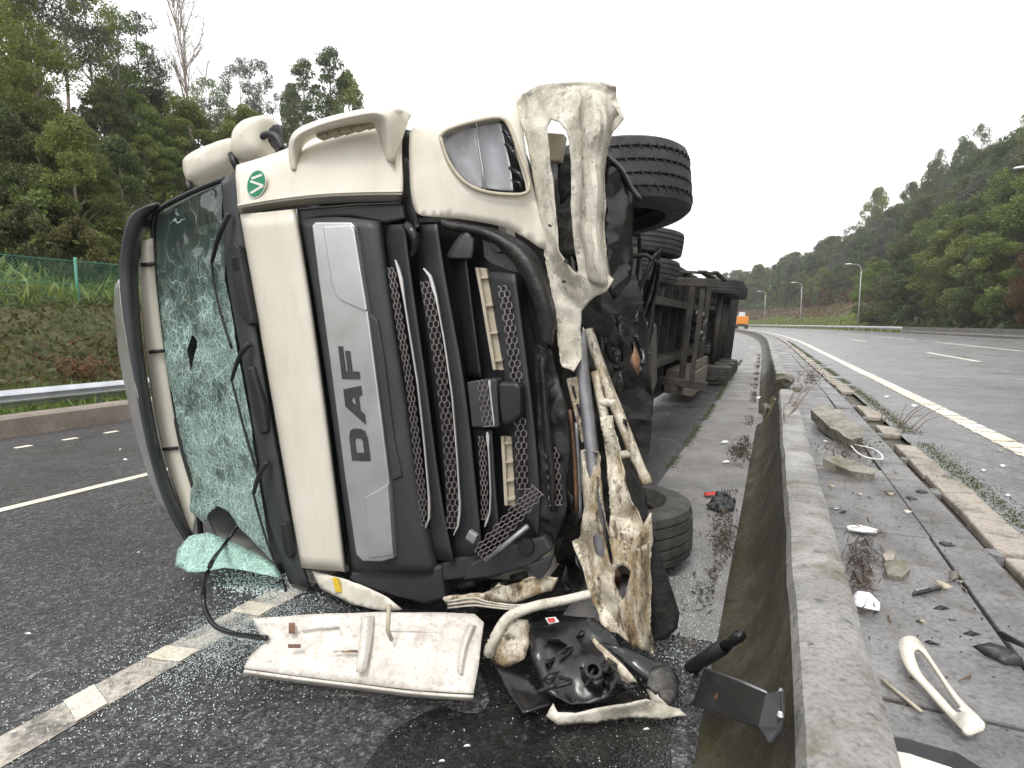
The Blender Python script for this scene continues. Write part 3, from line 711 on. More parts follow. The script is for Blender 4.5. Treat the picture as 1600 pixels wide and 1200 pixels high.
gk = tube('windscreen_gasket', [K(350, 280, .09), K(300, 300, .12), K(254, 324, .15), K(240, 345, .17), K(241, 400, .18), K(244, 470, .18), K(254, 550, .18), K(266, 620, .18), K(282, 690, .18), K(301, 757, .18), K(318, 815, .18)], 0.016, 'black', T, 8, curve=3)
fl = sheet('torn_glass', [(274, 884, -.10), (278, 858, -.06), (295, 838, 0), (325, 832, .05), (362, 845, .06), (398, 864, .05), (432, 884, .03), (442, 905, .0), (425, 900, -.04), (390, 892, -.08), (350, 886, -.12), (320, 892, -.15), (296, 894, -.15)], 'screen_torn', T, res=0.06, thick=0.004, amp=0.02, freq=6)

# --- sun visor, header strip
loft('sun_visor', [[K(248, 319, .14), K(218, 326, .05), K(199, 345, -.01), K(188, 395, -.04), K(187, 450, -.05), K(203, 560, -.06), K(232, 700, -.06), K(262, 795, -.04), K(296, 852, .02)],
                   [K(252, 322, .17), K(232, 332, .10), K(217, 352, .05), K(207, 400, .02), K(206, 450, 0), K(218, 560, -.01), K(243, 700, -.01), K(272, 788, .01), K(300, 846, .05)],
                   [K(254, 324, .22), K(238, 336, .18), K(226, 356, .14), K(218, 402, .12), K(217, 452, .11), K(226, 560, .11), K(250, 696, .11), K(278, 782, .12), K(303, 838, .12)]], 'grey', T, 4, 4, 0.018)
sheet('visor_face', [(186, 436, -.045), (179, 446, .02), (178, 480, .05), (186, 560, .06), (204, 650, .06), (228, 735, .06), (252, 800, .03), (262, 800, -.035), (234, 706, -.055), (212, 605, -.06), (198, 528, -.055), (189, 470, -.05)], 'silver', T, res=.08, thick=.015)
hd = loft('header_strip', [[K(218, 378, .12), K(219, 450, .12), K(228, 560, .12), K(252, 696, .12), K(280, 786, .12), K(300, 836, .13)],
                           [K(230, 374, .13), K(232, 450, .13), K(242, 560, .13), K(264, 692, .13), K(290, 778, .13), K(304, 815, .14)],
                           [K(240, 372, .17), K(245, 450, .17), K(258, 560, .17), K(280, 692, .17), K(301, 765, .17), K(312, 800, .18)]], 'cream', T, 4, 3, 0.012)
for (x, y) in ((232, 412), (245, 548), (266, 700)):
    tube('visor_bracket', [K(x - 12, y + 2, .10), K(x + 12, y, .15)], 0.012, 'black', T, 6)
box('visor_clip', K(226, 345, .15), (.07, .10, .08), 'black', T, bev=.01)

# --- scuttle panel with bumps, wipers
sc_p = loft('scuttle_panel', [[K(345, 284, .07), K(350, 340, .065), K(353, 420, .06), K(370, 520, .06), K(388, 620, .06), K(404, 720, .06), (K(422, 820, .06)), K(452, 912, .06)],
                              [K(358, 274, .01), K(362, 340, .0), K(370, 420, .0), K(386, 520, .0), K(404, 620, .0), K(420, 720, .0), K(440, 820, .0), K(468, 915, .01)],
                              [K(372, 262, .03), K(377, 340, .02), K(390, 440, .02), K(402, 525, .02), K(418, 620, .02), K(436, 720, .02), K(455, 820, .02), K(486, 922, .03)]], 'grey', T, 4, 3, 0.02)
for pts in ([(362, 380), (372, 383), (385, 450), (396, 505), (388, 510), (372, 490), (364, 440)], [(384, 575), (394, 572), (412, 640), (416, 676), (406, 680), (396, 650)], [(436, 818), (446, 816), (456, 868), (450, 876), (441, 862)]):
    plate('scuttle_boss', pts, -.025, .05, 'black', T, .012)
plate('scuttle_recess', [(360, 402), (371, 400), (373, 420), (364, 424)], -.030, .03, 'gloss', T, .004)
wp = tube('wiper_arm', [K(358, 334, -.03), K(350, 350, -.04), K(340, 375, -.03), K(331, 410, .02)], .017, 'black', T, 8, .011, curve=4)
tube('wiper_blade', [K(331, 410, .04), K(334, 440, .05), K(345, 490, .05), K(362, 545, .05)], .008, 'black', T, 6, curve=4)
tube('wiper_arm', [K(391, 537, -.03), K(382, 545, -.04), K(372, 562, -.03), K(362, 594, .02)], .017, 'black', T, 8, .011, curve=4)
tube('wiper_blade', [K(362, 594, .04), K(371, 630, .04), K(384, 680, .04), K(404, 745, .04)], .008, 'black', T, 6, curve=4)
tube('wiper_arm', [K(419, 722, -.03), K(410, 732, -.04), K(402, 750, -.03), K(396, 772, .0)], .017, 'black', T, 8, .011, curve=4)
tube('wiper_blade', [K(396, 772, .03), K(406, 810, .03), K(422, 860, .02), K(441, 905, .02), K(447, 925, .02)], .008, 'black', T, 6, curve=4)

# --- cream centre panel
loft('front_panel', [[K(374, 335, .03), K(398, 470, .03), K(424, 620, .03), K(450, 770, .03), K(470, 887, .03)],
                     [K(382, 334, -.03), K(406, 470, -.03), K(432, 620, -.03), K(458, 770, -.03), K(478, 888, -.03)],
                     [K(418, 331, -.045), K(442, 470, -.045), K(466, 620, -.045), K(489, 770, -.045), K(508, 891, -.045)],
                     [K(456, 327, -.035), K(480, 470, -.035), K(501, 620, -.035), K(521, 770, -.035), K(536, 893, -.035)],
                     [K(464, 326, .03), K(487, 470, .03), K(508, 620, .03), K(527, 770, .03), K(542, 894, .03)]], 'cream', T, 4, 4, .012)

# --- upper corner panel with its flared scoop
cp = loft('corner_panel', [[K(373, 337, .04), K(430, 327, .04), K(500, 320, .04), K(565, 317, .04), K(627, 317, .05)],
                           [K(371, 323, -.06), K(430, 313, -.06), K(500, 305, -.06), K(565, 302, -.06), K(628, 301, -.05)],
                           [K(371, 321, -.063), K(430, 311, -.063), K(500, 303, -.063), K(565, 300, -.063), K(628, 299, -.053)],
                           [K(371, 318, -.061), K(430, 308, -.061), K(500, 300, -.061), K(565, 297, -.061), K(628, 296, -.051)],
                           [K(370, 300, -.045), K(430, 288, -.045), K(500, 280, -.045), K(565, 276, -.045), K(628, 275, -.04)],
                           [K(368, 275, -.01), K(425, 258, -.015), K(498, 240, -.015), K(562, 230, -.015), K(626, 232, -.01)],
                           [K(369, 259, .05), K(420, 243, .06), K(498, 215, .06), K(562, 195, .06), K(628, 190, .06)],
                           [K(372, 258, .22), K(420, 244, .22), K(498, 216, .22), K(562, 196, .22), K(630, 190, .22)]], 'cream', T, 5, 5, .014)
loft('scoop_lip', [[K(456, 266, -.02), K(453, 232, -.03), K(462, 207, -.06), K(500, 189, -.09), K(560, 174, -.10), K(600, 169, -.09), K(622, 170, -.07), K(640, 178, .0)],
                   [K(459, 266, -.035), K(458, 234, -.05), K(466, 211, -.09), K(502, 194, -.12), K(558, 180, -.13), K(594, 176, -.12), K(610, 190, -.10), K(616, 250, -.05)],
                   [K(461, 265, -.035), K(461, 236, -.05), K(469, 214, -.09), K(503, 197, -.12), K(557, 183, -.13), K(590, 180, -.12), K(604, 195, -.10), K(611, 252, -.045)],
                   [K(464, 264, .0), K(468, 240, .0), K(477, 222, .0), K(506, 208, .0), K(553, 197, .0), K(582, 196, .0), K(594, 212, .0), K(603, 252, .0)]], 'cream', T, 5, 3, .008)
loft('scoop_end', [[K(604, 172, -.10), K(613, 200, -.09), K(616, 255, -.045), K(612, 262, -.02)], [K(624, 170, -.08), K(620, 205, -.06), K(622, 250, -.04), K(622, 290, -.045)], [K(643, 180, .02), K(630, 210, -.01), K(627, 250, -.01), K(628, 300, -.045)]], 'cream', T, 5, 4, .010)
for k in range(5):
    x = 492 + k * 18; y = 208 - k * 4.2
    plate('scoop_slat', [(x, y - 4), (x + 16, y - 8), (x + 18, y + 3), (x + 3, y + 8)], -.055 + .002 * k, .05, 'clip', T, .003)
stc = [K(400 + 15 * math.cos(a) + 3.5 * math.sin(a), 287 - 23 * math.sin(a), -.064) for a in np.linspace(0, 2 * math.pi, 32, endpoint=False)]
sk = prism('round_sticker', stc, (0, 0, .004), 'white', T, 0)
stc2 = [K(400 + 13.4 * math.cos(a) + 3.2 * math.sin(a), 287 - 20.6 * math.sin(a), -.0665) for a in np.linspace(0, 2 * math.pi, 32, endpoint=False)]
prism('sticker_disc', stc2, (0, 0, .003), 'sticker', sk, 0)
def stroke(x0, y0, x1, y1, wd=1.9):
    d = Vector((x1 - x0, y1 - y0)).normalized(); n_ = Vector((-d.y, d.x)) * wd
    prism('sticker_letter', [K(x0 + n_.x, y0 + n_.y, -.0685), K(x1 + n_.x, y1 + n_.y, -.0685), K(x1 - n_.x, y1 - n_.y, -.0685), K(x0 - n_.x, y0 - n_.y, -.0685)], (0, 0, .002), 'white', sk, 0)
stroke(391, 302, 411, 290); stroke(411, 290, 391, 283); stroke(393, 279, 409, 273)

# --- dark fascia, badge carrier, badge, letters
plate('fascia', [(462, 326), (560, 318), (628, 316), (640, 345), (700, 345), (770, 372), (815, 410), (842, 470), (852, 560), (866, 650), (872, 740), (862, 820), (840, 868), (780, 900), (700, 925), (600, 915), (545, 900), (508, 620)], .10, .06, 'black', T, .01)
loft('badge_carrier', [[K(468, 345, .05), K(490, 460, .05), K(514, 620, .05), K(534, 770, .05), K(550, 892, .05)],
                       [K(478, 342, -.02), K(497, 460, -.025), K(521, 620, -.025), K(541, 770, -.025), K(558, 894, -.02)],
                       [K(530, 339, -.04), K(548, 460, -.045), K(572, 620, -.045), K(590, 770, -.045), K(604, 895, -.04)],
                       [K(588, 345, -.025), K(604, 460, -.04), K(628, 620, -.04), K(650, 770, -.04), K(672, 896, -.025)],
                       [K(596, 348, .06), K(612, 460, .06), K(638, 620, .06), K(662, 770, .06), K(690, 890, .06)]], 'grey', T, 5, 3, .012)
plate('carrier_cap', [(466, 330), (560, 322), (628, 319), (632, 342), (600, 348), (545, 338), (500, 340), (470, 346)], .0, .05, 'grey', T, .012)
plate('badge_shoulder', [(574, 486), (590, 500), (600, 560), (616, 690), (628, 745), (612, 752), (594, 620)], -.062, .03, 'grey', T, .01)
bd = plate('badge', [(487, 352), (493, 347), (548, 347), (553, 352), (562, 410), (574, 486), (594, 640), (608, 752), (616, 872), (596, 878), (566, 877), (556, 866), (538, 740), (516, 570), (498, 440)], -.075, .035, 'silver', T, .007)
prism('badge_facet', outline([(504, 354), (548, 351), (553, 360), (573, 484), (570, 487), (532, 470), (524, 462), (517, 440)], -.084), (0, 0, .02), 'silver', bd, .006)
prism('badge_facet', outline([(569, 778), (606, 756), (614, 868), (575, 873)], -.084), (0, 0, .02), 'silver', bd, .006)
O_, X_, Y_, XY_ = K(578, 721, -.0815), K(555, 541, -.0815), K(550, 720, -.0815), K(528, 541, -.0815)
def lpt(x, y): return (O_ * (1 - x) + X_ * x) * (1 - y) + (Y_ * (1 - x) + XY_ * x) * y
def letter(nm, polys, x0, x1):
    for pl in polys: prism(nm, [lpt(x0 + (x1 - x0) * a, b) for a, b in pl], (0, 0, .008), 'letter', bd, 0)
letter('badge_letter_d', [[(0, 0), (.72, 0), (.93, .10), (1, .30), (1, .70), (.93, .90), (.72, 1), (0, 1), (0, .98), (.26, .98), (.26, .74), (.60, .74), (.70, .66), (.70, .34), (.60, .26), (.26, .26), (.26, .98), (0, .98)]], 0, .285)
letter('badge_letter_a', [[(0, 0), (.27, 0), (.60, .62), (.66, .62), (.70, .40), (.52, .40), (.38, .20), (.72, .20), (.75, 0), (1.0, 0), (.90, 1), (.45, 1)]], .325, .66)
letter('badge_letter_f', [[(0, 0), (.24, 0), (.24, .38), (.86, .38), (.86, .62), (.24, .62), (.24, .76), (1, .76), (1, 1), (0, 1)]], .715, 1.0)

# --- louvre bars with honeycomb mesh and bright edges
def bar(nm, L, R, wl, wr, mat='grey', th=.012):
    rows = [[K(x, y, wl + .03) for x, y in L], [K(x, y, wl) for x, y in L], [K(a[0] * .5 + b[0] * .5, a[1] * .5 + b[1] * .5, wl * .5 + wr * .5 - .004) for a, b in zip(L, R)], [K(x, y, wr) for x, y in R], [K(x + 1, y, wr + .05) for x, y in R]]
    return loft(nm, rows, mat, T, 4, 3, th)
def lerp(poly, t):
    d = [0]
    for a, b in zip(poly, poly[1:]): d.append(d[-1] + math.hypot(b[0] - a[0], b[1] - a[1]))
    x = t * d[-1]
    for i in range(len(poly) - 1):
        if x <= d[i + 1] + 1e-6:
            f = (x - d[i]) / (d[i + 1] - d[i]); return tuple(a + (b - a) * f for a, b in zip(poly[i], poly[i + 1]))
    return poly[-1]
def honey(nm, line, wd, w, parent, cols=2, cell=10.5, th=.0016, mat='meshm'):
    """honeycomb strip of given width (sight units) along a line"""
    L = sum(math.hypot(b[0] - a[0], b[1] - a[1]) for a, b in zip(line, line[1:])); nrow = int(L / cell); V, Fc = [], []
    def P(i, j):                                         # i along, j across 0..cols
        t = min(max(i / nrow, 0), 1); a = Vector(lerp(line, t)); b = Vector(lerp(line, min(1, t + .01))); c = Vector(lerp(line, max(0, t - .01)))
        d = (b - c).normalized(); n_ = Vector((-d.y, d.x)); q = a + n_ * ((j / cols - .5) * wd); return K(q.x, q.y, w)
    def seg(a, b):
        d = (b - a).normalized(); x = d.cross(Vector((0, 0, 1))).normalized() * th; z = Vector((0, 0, .006)); i = len(V)
        V.extend([a - x, a + x, a + x + z, a - x + z, b - x, b + x, b + x + z, b - x + z])
        Fc.extend([(i, i + 1, i + 5, i + 4), (i + 1, i + 2, i + 6, i + 5), (i + 3, i, i + 4, i + 7)])
    hexa = [(-.66, 0), (-.34, -.5), (.34, -.5), (.66, 0), (.34, .5), (-.34, .5)]
    for i in range(nrow):
        for j in range(cols + 1):
            cx, cy = i + .5, j + (.5 if i % 2 else 0)
            pts = [(cx + a, cy + b_) for a, b_ in hexa]
            for q in (0, 1, 2, 3):
                a, b_ = pts[q], pts[q + 1]
                if min(a[1], b_[1]) >= -.01 and max(a[1], b_[1]) <= cols + .01: seg(P(*a), P(*b_))
    o = mesh(nm, V, Fc, mat, parent); o['kind'] = 'stuff'; return o
def trim(nm, line, w, parent, t0=3.5, t1=5.0):
    """bright edge strip, tapering at both ends"""
    n_ = 26; a, b = [], []
    for i in range(n_ + 1):
        t = i / n_; p = Vector(lerp(line, t)); q = Vector(lerp(line, min(1, t + .02))); r = Vector(lerp(line, max(0, t - .02))); d = (q - r).normalized(); nn = Vector((-d.y, d.x))
        wd = (t1 * (1 - min(1, t * 6)) + 1.9 + t0 * max(0, t - .82) * 4) * min(1, .25 + t * 12) * min(1, .25 + (1 - t) * 12) * .55
        a.append(K(*(p + nn * wd), w)); b.append(K(*(p - nn * wd), w))
    return prism(nm, a + b[::-1], (0, 0, .012), 'bright', parent, .002)
b1 = bar('louvre', [(601, 352), (607, 420), (630, 560), (648, 690), (668, 872)], [(632, 350), (640, 420), (664, 590), (688, 770), (708, 878)], .05, -.045)
b2 = bar('louvre', [(646, 352), (655, 430), (676, 600), (690, 730), (704, 880)], [(682, 350), (694, 430), (724, 600), (742, 760), (752, 862)], .05, -.055)
# recessed slot that carries the mesh of each louvre
def slot(line, wd, w, parent):
    a = [K(x - wd * .55, y, w) for x, y in line]; b = [K(x + wd * .55, y, w) for x, y in line]
    return prism('mesh_backing', a + b[::-1], (0, 0, .008), 'gloss', parent, 0)
l1 = [(611, 418), (622, 490), (640, 600), (650, 690), (660, 780), (659, 822)]
slot(l1, 11, -.022, b1); honey('grille_mesh', l1, 11, -.036, b1, 2, 8.0)
trim('bright_edge', [(617, 406), (625, 430), (636, 500), (652, 600), (662, 690), (670, 780), (670, 810), (664, 826)], -.055, b1)
l2 = [(665, 440), (676, 500), (690, 590), (700, 680), (707, 780), (706, 826)]
slot(l2, 17, -.03, b2); honey('grille_mesh', l2, 16, -.046, b2, 2, 9.0)
trim('bright_edge', [(661, 419), (671, 430), (681, 465), (693, 530), (706, 620), (714, 720), (718, 790), (716, 820), (708, 837)], -.066, b2)
bar('louvre', [(706, 395), (712, 460), (722, 530), (730, 590)], [(728, 400), (735, 460), (744, 530), (752, 590)], .05, -.02, 'black')
b3 = bar('louvre', [(738, 672), (744, 740), (750, 800), (756, 856)], [(768, 672), (772, 740), (777, 800), (782, 836)], .05, -.03)
l3 = [(752, 682), (755, 730), (757, 780), (756, 812)]; slot(l3, 10, -.02, b3); honey('grille_mesh', l3, 10, -.03, b3, 2, 7.5); trim('bright_edge', [(761, 675), (764, 720), (766, 770), (765, 800), (757, 824)], -.045, b3)
b4 = bar('louvre', [(764, 424), (772, 500), (790, 600), (800, 700), (806, 800)], [(804, 428), (816, 520), (832, 650), (842, 760), (840, 836)], .04, -.03)
l4 = [(786, 446), (798, 520), (808, 600), (814, 680), (816, 765)]; slot(l4, 17, -.008, b4); honey('grille_mesh', l4, 17, -.028, b4, 2, 9.0)
b5 = bar('louvre', [(817, 436), (826, 490), (838, 545)], [(840, 450), (850, 500), (856, 548)], .05, .0, 'black')
# exposed clip rails where louvres were torn off
for rail in ([(744, 418), (752, 460), (762, 520), (772, 578)], [(784, 682), (787, 730), (790, 790)]):
    R2 = [(x + 15, y + 1) for x, y in rail]
    cr_ = prism('clip_rail', quadstrip(rail, R2, .03), (0, 0, .03), 'clip', T, .004)
    prism('rail_edge', quadstrip([(x - 2, y) for x, y in rail], [(x + 3, y) for x, y in rail], .005), (0, 0, .03), 'clip', cr_, .002)
    for k in range(4):
        q = lerp(rail, .1 + k * .27); prism('rail_rib', [K(q[0] + 2, q[1] - 2, .012), K(q[0] + 15, q[1] - 3, .012), K(q[0] + 15, q[1] + 1, .012), K(q[0] + 2, q[1] + 2, .012)], (0, 0, .02), 'clip', cr_, .001)
# centre blocks
cb = plate('mesh_block', [(729, 597), (762, 592), (776, 593), (780, 668), (737, 668)], -.055, .08, 'grey', T, .008)
l5 = [(752, 594), (758, 632), (762, 667)]; honey('grille_mesh', l5, 15, -.060, cb, 2, 8.0); trim('bright_edge', [(764, 594), (768, 632), (772, 667)], -.064, cb, 0, 3)
plate('sensor_cover', [(777, 600), (782, 597), (808, 598), (813, 606), (814, 650), (804, 660), (784, 664), (780, 640)], -.085, .10, 'black', T, .016)
loft('shroud_fin', [[K(700, 402, .04), K(712, 380, .02), K(728, 362, .0), K(735, 362, .0)], [K(706, 404, -.02), K(718, 385, -.03), K(730, 368, -.03), K(736, 372, -.02)], [K(738, 404, -.03), K(740, 390, -.03), K(740, 378, -.02), K(740, 372, 0)]], 'grey', T, 4, 4, .01)
bp = plate('lamp_bracket_plate', [(750, 352), (790, 366), (806, 400), (812, 428), (795, 424), (766, 412), (756, 402)], .0, .04, 'grey', T, .006)
for r_, mt in ((14, 'black'), (9, 'gloss')):
    prism('bracket_socket', [K(779 + r_ * math.cos(a), 380 + r_ * 1.05 * math.sin(a), -.022 + (14 - r_) * .002) for a in np.linspace(0, 6.283, 20, endpoint=False)], (0, 0, .03), mt, bp, .004)
for x, y in ((754, 366), (759, 394), (790, 414), (797, 390)): prism('bracket_hole', [K(x + 2.2 * math.cos(a), y + 3 * math.sin(a), -.004) for a in np.linspace(0, 6.283, 8, endpoint=False)], (0, 0, .02), 'gloss', bp, 0)
loft('grille_rim', [[K(690, 346, .03), K(750, 356, .02), K(800, 372, .02), K(838, 405, .03), (K(862, 460, .04)), K(868, 500, .05), K(862, 545, .06)],
                    [K(690, 350, -.03), K(750, 362, -.04), K(796, 382, -.05), K(828, 415, -.06), K(848, 462, -.06), K(858, 500, -.05), K(858, 540, -.03)],
                    [K(700, 356, .0), K(752, 370, .0), K(792, 394, -.02), K(815, 425, -.03), K(830, 460, -.03), K(840, 490, -.02), K(848, 530, .0)]], 'sooty', T, 5, 4, .012, .006, 8)
loft('inner_corner', [[K(632, 246, .05), K(629, 290, .03), K(634, 330, .02), K(645, 356, .02)], [K(640, 262, .0), K(641, 300, -.02), K(648, 335, -.03), K(654, 352, -.03)], [K(648, 330, .0), K(652, 340, -.01), K(656, 352, -.01), K(656, 362, .0)]], 'black', T, 4, 4, .02)
tube('hinge', [K(636, 352, -.04), K(646, 366, -.06), (K(650, 385, -.05)), K(646, 400, -.02)], .026, 'gloss', T, 10, .018, curve=4)
# loose mesh strip hanging from the grille
hm = honey('loose_grille_mesh', [(748, 868), (790, 822), (840, 765)], 26, -.10, T, 4, 9.0, .0018)
tube('loose_strip', [K(760, 876, -.11), K(825, 822, -.11)], .014, 'steelgrey', T, 4)
box('loose_clip', K(738, 838, -.11), (.05, .05, .03), 'steelgrey', T, Matrix.Rotation(.6, 3, 'Z'), .006)

# --- cream headlight panel and the broken lamp
hl_hole = [(688, 214, -.02), (700, 203, -.01), (742, 190, .0), (782, 184, .0), (797, 200, .0), (810, 236, -.01), (826, 282, -.02), (822, 302, -.03), (790, 304, -.04), (752, 298, -.04), (722, 281, -.04), (700, 250, -.03)]
hp = sheet('headlight_panel', [(640, 208, .02), (655, 196, .03), (700, 182, .05), (750, 165, .06), (790, 150, .07), (803, 143, .07), (813, 165, .06), (818, 200, .05), (824, 250, .03), (838, 310, .01), (850, 352, .0), (852, 390, .0), (825, 374, -.01), (790, 356, -.02), (745, 346, -.03), (700, 340, -.04), (660, 337, -.04), (648, 328, -.03), (642, 300, -.03), (640, 262, -.01)], 'cream', T, holes=(hl_hole,), res=.05, thick=.02, cs=2, relax=2, wf=lambda u, v: 0.0)
tube('lamp_seal', [K(x, y, w - .012) for x, y, w in hl_hole + hl_hole[:1]], .009, 'clip', T, 6, curve=3)
sheet('lamp_surround', [(694, 206, .0), (700, 200, .0), (745, 176, .03), (776, 172, .03), (796, 190, .03), (790, 196, .05), (745, 196, .06), (705, 215, .04)], 'cream', T, res=.05, thick=.006)
hb = sheet('headlight', [(676, 206, .18), (742, 176, .18), (790, 172, .18), (806, 195, .18), (826, 250, .18), (840, 292, .18), (830, 316, .18), (750, 312, .18), (708, 290, .18), (684, 250, .18)], 'black', T, res=.06, thick=.01)
loft('reflector', [[K(691, 218, .02), K(720, 200, .06), K(744, 194, .04)], [K(702, 245, .02), K(722, 232, .12), K(746, 226, .05)], [K(718, 272, .02), K(738, 268, .08), K(752, 262, .04)], [K(745, 294, .02), K(752, 294, .04), K(757, 293, .03)]], 'reflector', hb, 5, 4, .004)
loft('reflector', [[K(746, 193, .04), K(764, 188, .06), K(781, 186, .03)], [K(748, 226, .04), K(768, 222, .12), K(789, 222, .03)], [K(754, 262, .03), K(776, 262, .09), K(798, 262, .02)], [K(758, 294, .02), K(780, 297, .04), K(802, 298, .01)]], 'reflector', hb, 5, 4, .004)
sheet('lens', [(689, 216, -.005), (742, 192, .005), (780, 187, .01), (788, 220, .0), (796, 260, -.01), (803, 300, -.02), (755, 296, -.02), (722, 279, -.02), (702, 250, -.015)], 'lens', hb, res=.08, thick=0)
tube('lamp_divider', [K(745, 192, .01), K(748, 226, .01), K(754, 262, .01), K(757, 295, .0)], .007, 'bright', hb, 6)
for a, b in (((783, 190), (800, 215)), ((790, 225), (812, 262)), ((796, 262), (822, 292)), ((786, 205), (806, 240)), ((800, 282), (818, 300))):
    tube('broken_bracket', [K(*a, .02), K((a[0] + b[0]) / 2 + 3, (a[1] + b[1]) / 2 - 4, -.0), K(*b, .015)], .009, 'gloss', hb, 5)

# --- crumpled bumper standing up over the headlight
fog = [(853, 196, -.06), (866, 188, -.07), (880, 196, -.09), (890, 220, -.09), (893, 300, -.09), (896, 370, -.09), (904, 425, -.08), (890, 418, -.07), (872, 392, -.06), (868, 350, -.05), (863, 280, -.05)]
bmp = sheet('bumper', [(806, 160, .05), (815, 145, .03), (845, 131, .0), (895, 127, -.04), (935, 127, -.08), (962, 136, -.06), (962, 152, -.02), (974, 184, -.05), (955, 205, -.06), (948, 226, -.04), (944, 262, -.02), (944, 340, -.01), (946, 425, -.02), (957, 436, -.04), (948, 454, -.05), (920, 470, -.03), (908, 485, .0), (906, 520, .02), (908, 560, .0), (896, 580, -.01), (878, 572, .0), (870, 520, .01), (868, 480, .02), (858, 440, .01), (850, 392, .0), (846, 350, -.01), (836, 300, .0), (826, 245, .01), (816, 200, .03)],
            'wreck', T, holes=(fog,), res=.022, thick=.006, amp=.010, freq=6.0, relax=2, ridge=.020, tear=.006, sharp=20)
bf = loft('bumper_fold', [[K(903, 142, -.045), K(906, 200, -.095), K(908, 250, -.10), K(911, 300, -.095), K(908, 350, -.095), K(914, 400, -.09), K(920, 440, -.06)], [K(925, 138, -.10), K(928, 200, -.15), K(922, 250, -.13), K(926, 300, -.15), K(924, 350, -.13), K(929, 400, -.14), K(936, 446, -.09)], [K(946, 145, -.09), K(948, 195, -.12), K(940, 240, -.10), K(938, 300, -.11), K(936, 350, -.10), K(940, 400, -.11), K(947, 446, -.08)], [K(970, 184, -.03), K(956, 212, .0), K(948, 250, .02), K(946, 300, .03), K(946, 350, .03), K(948, 400, .03), K(956, 438, .02)]], 'wreck', T, 4, 2, .006, .009, 8)
bf.data.set_sharp_from_angle(angle=math.radians(22))
for (x, y, r_) in ((858, 352, 2.2), (884, 408, 3.2), (880, 440, 2.6)):
    prism('bolt_hole', [K(x + r_ * math.cos(a_), y + r_ * math.sin(a_), -.075) for a_ in np.linspace(0, 6.283, 9, endpoint=False)], (0, 0, .02), 'gloss', bmp, 0)
sheet('gap_shade_sheet', [(626, 200, .14), (652, 206, .14), (656, 262, .14), (640, 345, .12), (626, 320, .12)], 'black', T, res=.08, thick=.01)  # black sheet stands in for the shade inside the panel gap
sheet('inner_wing', [(944, 252, .02), (958, 245, .02), (980, 278, .05), (990, 318, .08), (988, 380, .09), (986, 438, .08), (960, 470, .05), (944, 440, .02)], 'gloss', T, res=.04, thick=.01, amp=.025, freq=8)
tube('wing_edge', [K(948, 245, .0), K(968, 262, .02), K(985, 292, .05), K(1000, 312, .06)], .010, 'gloss', T, 6, curve=3)
for pts in ([(870, 250), (895, 240), (895, 300), (872, 320)], [(868, 330), (900, 322), (902, 400), (872, 395)]):
    sheet('bumper_core', [(x, y, .12) for x, y in pts], 'sooty', T, res=.05, thick=.02, amp=.04, freq=9)
box('lamp_bracket', K(866, 232, .10), (.09, .12, .06), 'clip', T, Matrix.Rotation(.3, 3, 'Z'), .008)

# --- crushed grille corner and the torn front cross-member
sheet('grille_corner', [(836, 540, .02), (858, 548, .0), (872, 590, .02), (888, 640, .0), (890, 720, .02), (884, 800, .0), (866, 850, .02), (845, 872, .0), (838, 800, -.01), (842, 720, .0), (838, 630, .01)], 'sooty', T, res=.035, thick=.012, amp=.035, freq=8)
loft('scraped_bar', [[K(838, 560, -.01), K(846, 650, -.02), K(853, 740, -.02), K(860, 800, -.01)], [K(845, 558, -.05), K(853, 650, -.06), K(861, 740, -.06), K(866, 800, -.04)], [K(852, 556, -.01), K(860, 650, -.02), K(868, 740, -.02), K(872, 800, -.01)]], 'sooty', T, 4, 4, .008, .008, 9)
honey('crushed_mesh', [(862, 700), (866, 745), (868, 790)], 20, -.03, T, 3, 8.0)
plate('lower_shell', [(548, 894), (610, 893), (690, 884), (694, 936), (662, 944), (620, 934), (560, 916), (545, 905)], -.01, .12, 'grey', T, .015)
plate('louvre_foot', [(690, 880), (752, 862), (758, 892), (720, 905), (692, 908)], -.01, .08, 'grey', T, .012)
plate('lower_bracket', [(735, 880), (800, 852), (850, 838), (862, 860), (830, 884), (770, 902), (722, 908)], -.035, .05, 'grey', T, .012)
plate('bracket_tab', [(824, 884), (864, 868), (858, 888), (848, 902), (840, 906), (832, 896)], -.04, .03, 'grey', T, .006)
bk = prism('bracket_ring', [K(821 + 12 * math.cos(a), 856 + 13 * math.sin(a), -.055) for a in np.linspace(0, 6.283, 18, endpoint=False)], (0, 0, .03), 'black', T, .004)
sheet('torn_corner_skin', [(486, 892, .0), (512, 898, -.02), (560, 912, -.03), (606, 934, -.04), (628, 952, -.04), (604, 956, -.05), (550, 944, -.05), (500, 920, -.03)], 'cream', T, res=.05, thick=.008, amp=.012, freq=6)
plate('yellow_tape', [(519, 903), (527, 905), (532, 926), (524, 924)], -.05, .012, 'yellow', T, 0)
sheet('crushed_core', [(690, 932, .0), (760, 925, -.02), (830, 905, -.02), (872, 902, .0), (862, 925, -.02), (800, 942, -.03), (740, 948, -.02), (700, 946, .0)], 'wreck2', T, res=.03, thick=.01, amp=.025, freq=11)
for k in range(3): tube('core_edge', [K(700, 940 + k * 5, -.03), K(740, 934 + k * 6, -.04), K(760, 940 + k * 4, -.05), K(810, 946 + k * 3, -.05), K(850, 938 + k * 3, -.04)], .006, 'wreck', T, 5, curve=3)
for k, (x, y) in enumerate(((720, 915), (800, 905), (770, 918))): tube('pipe_stub', [K(x, y, .06), K(x + 22, y - 6, .05)], .022, 'dark', T, 8)

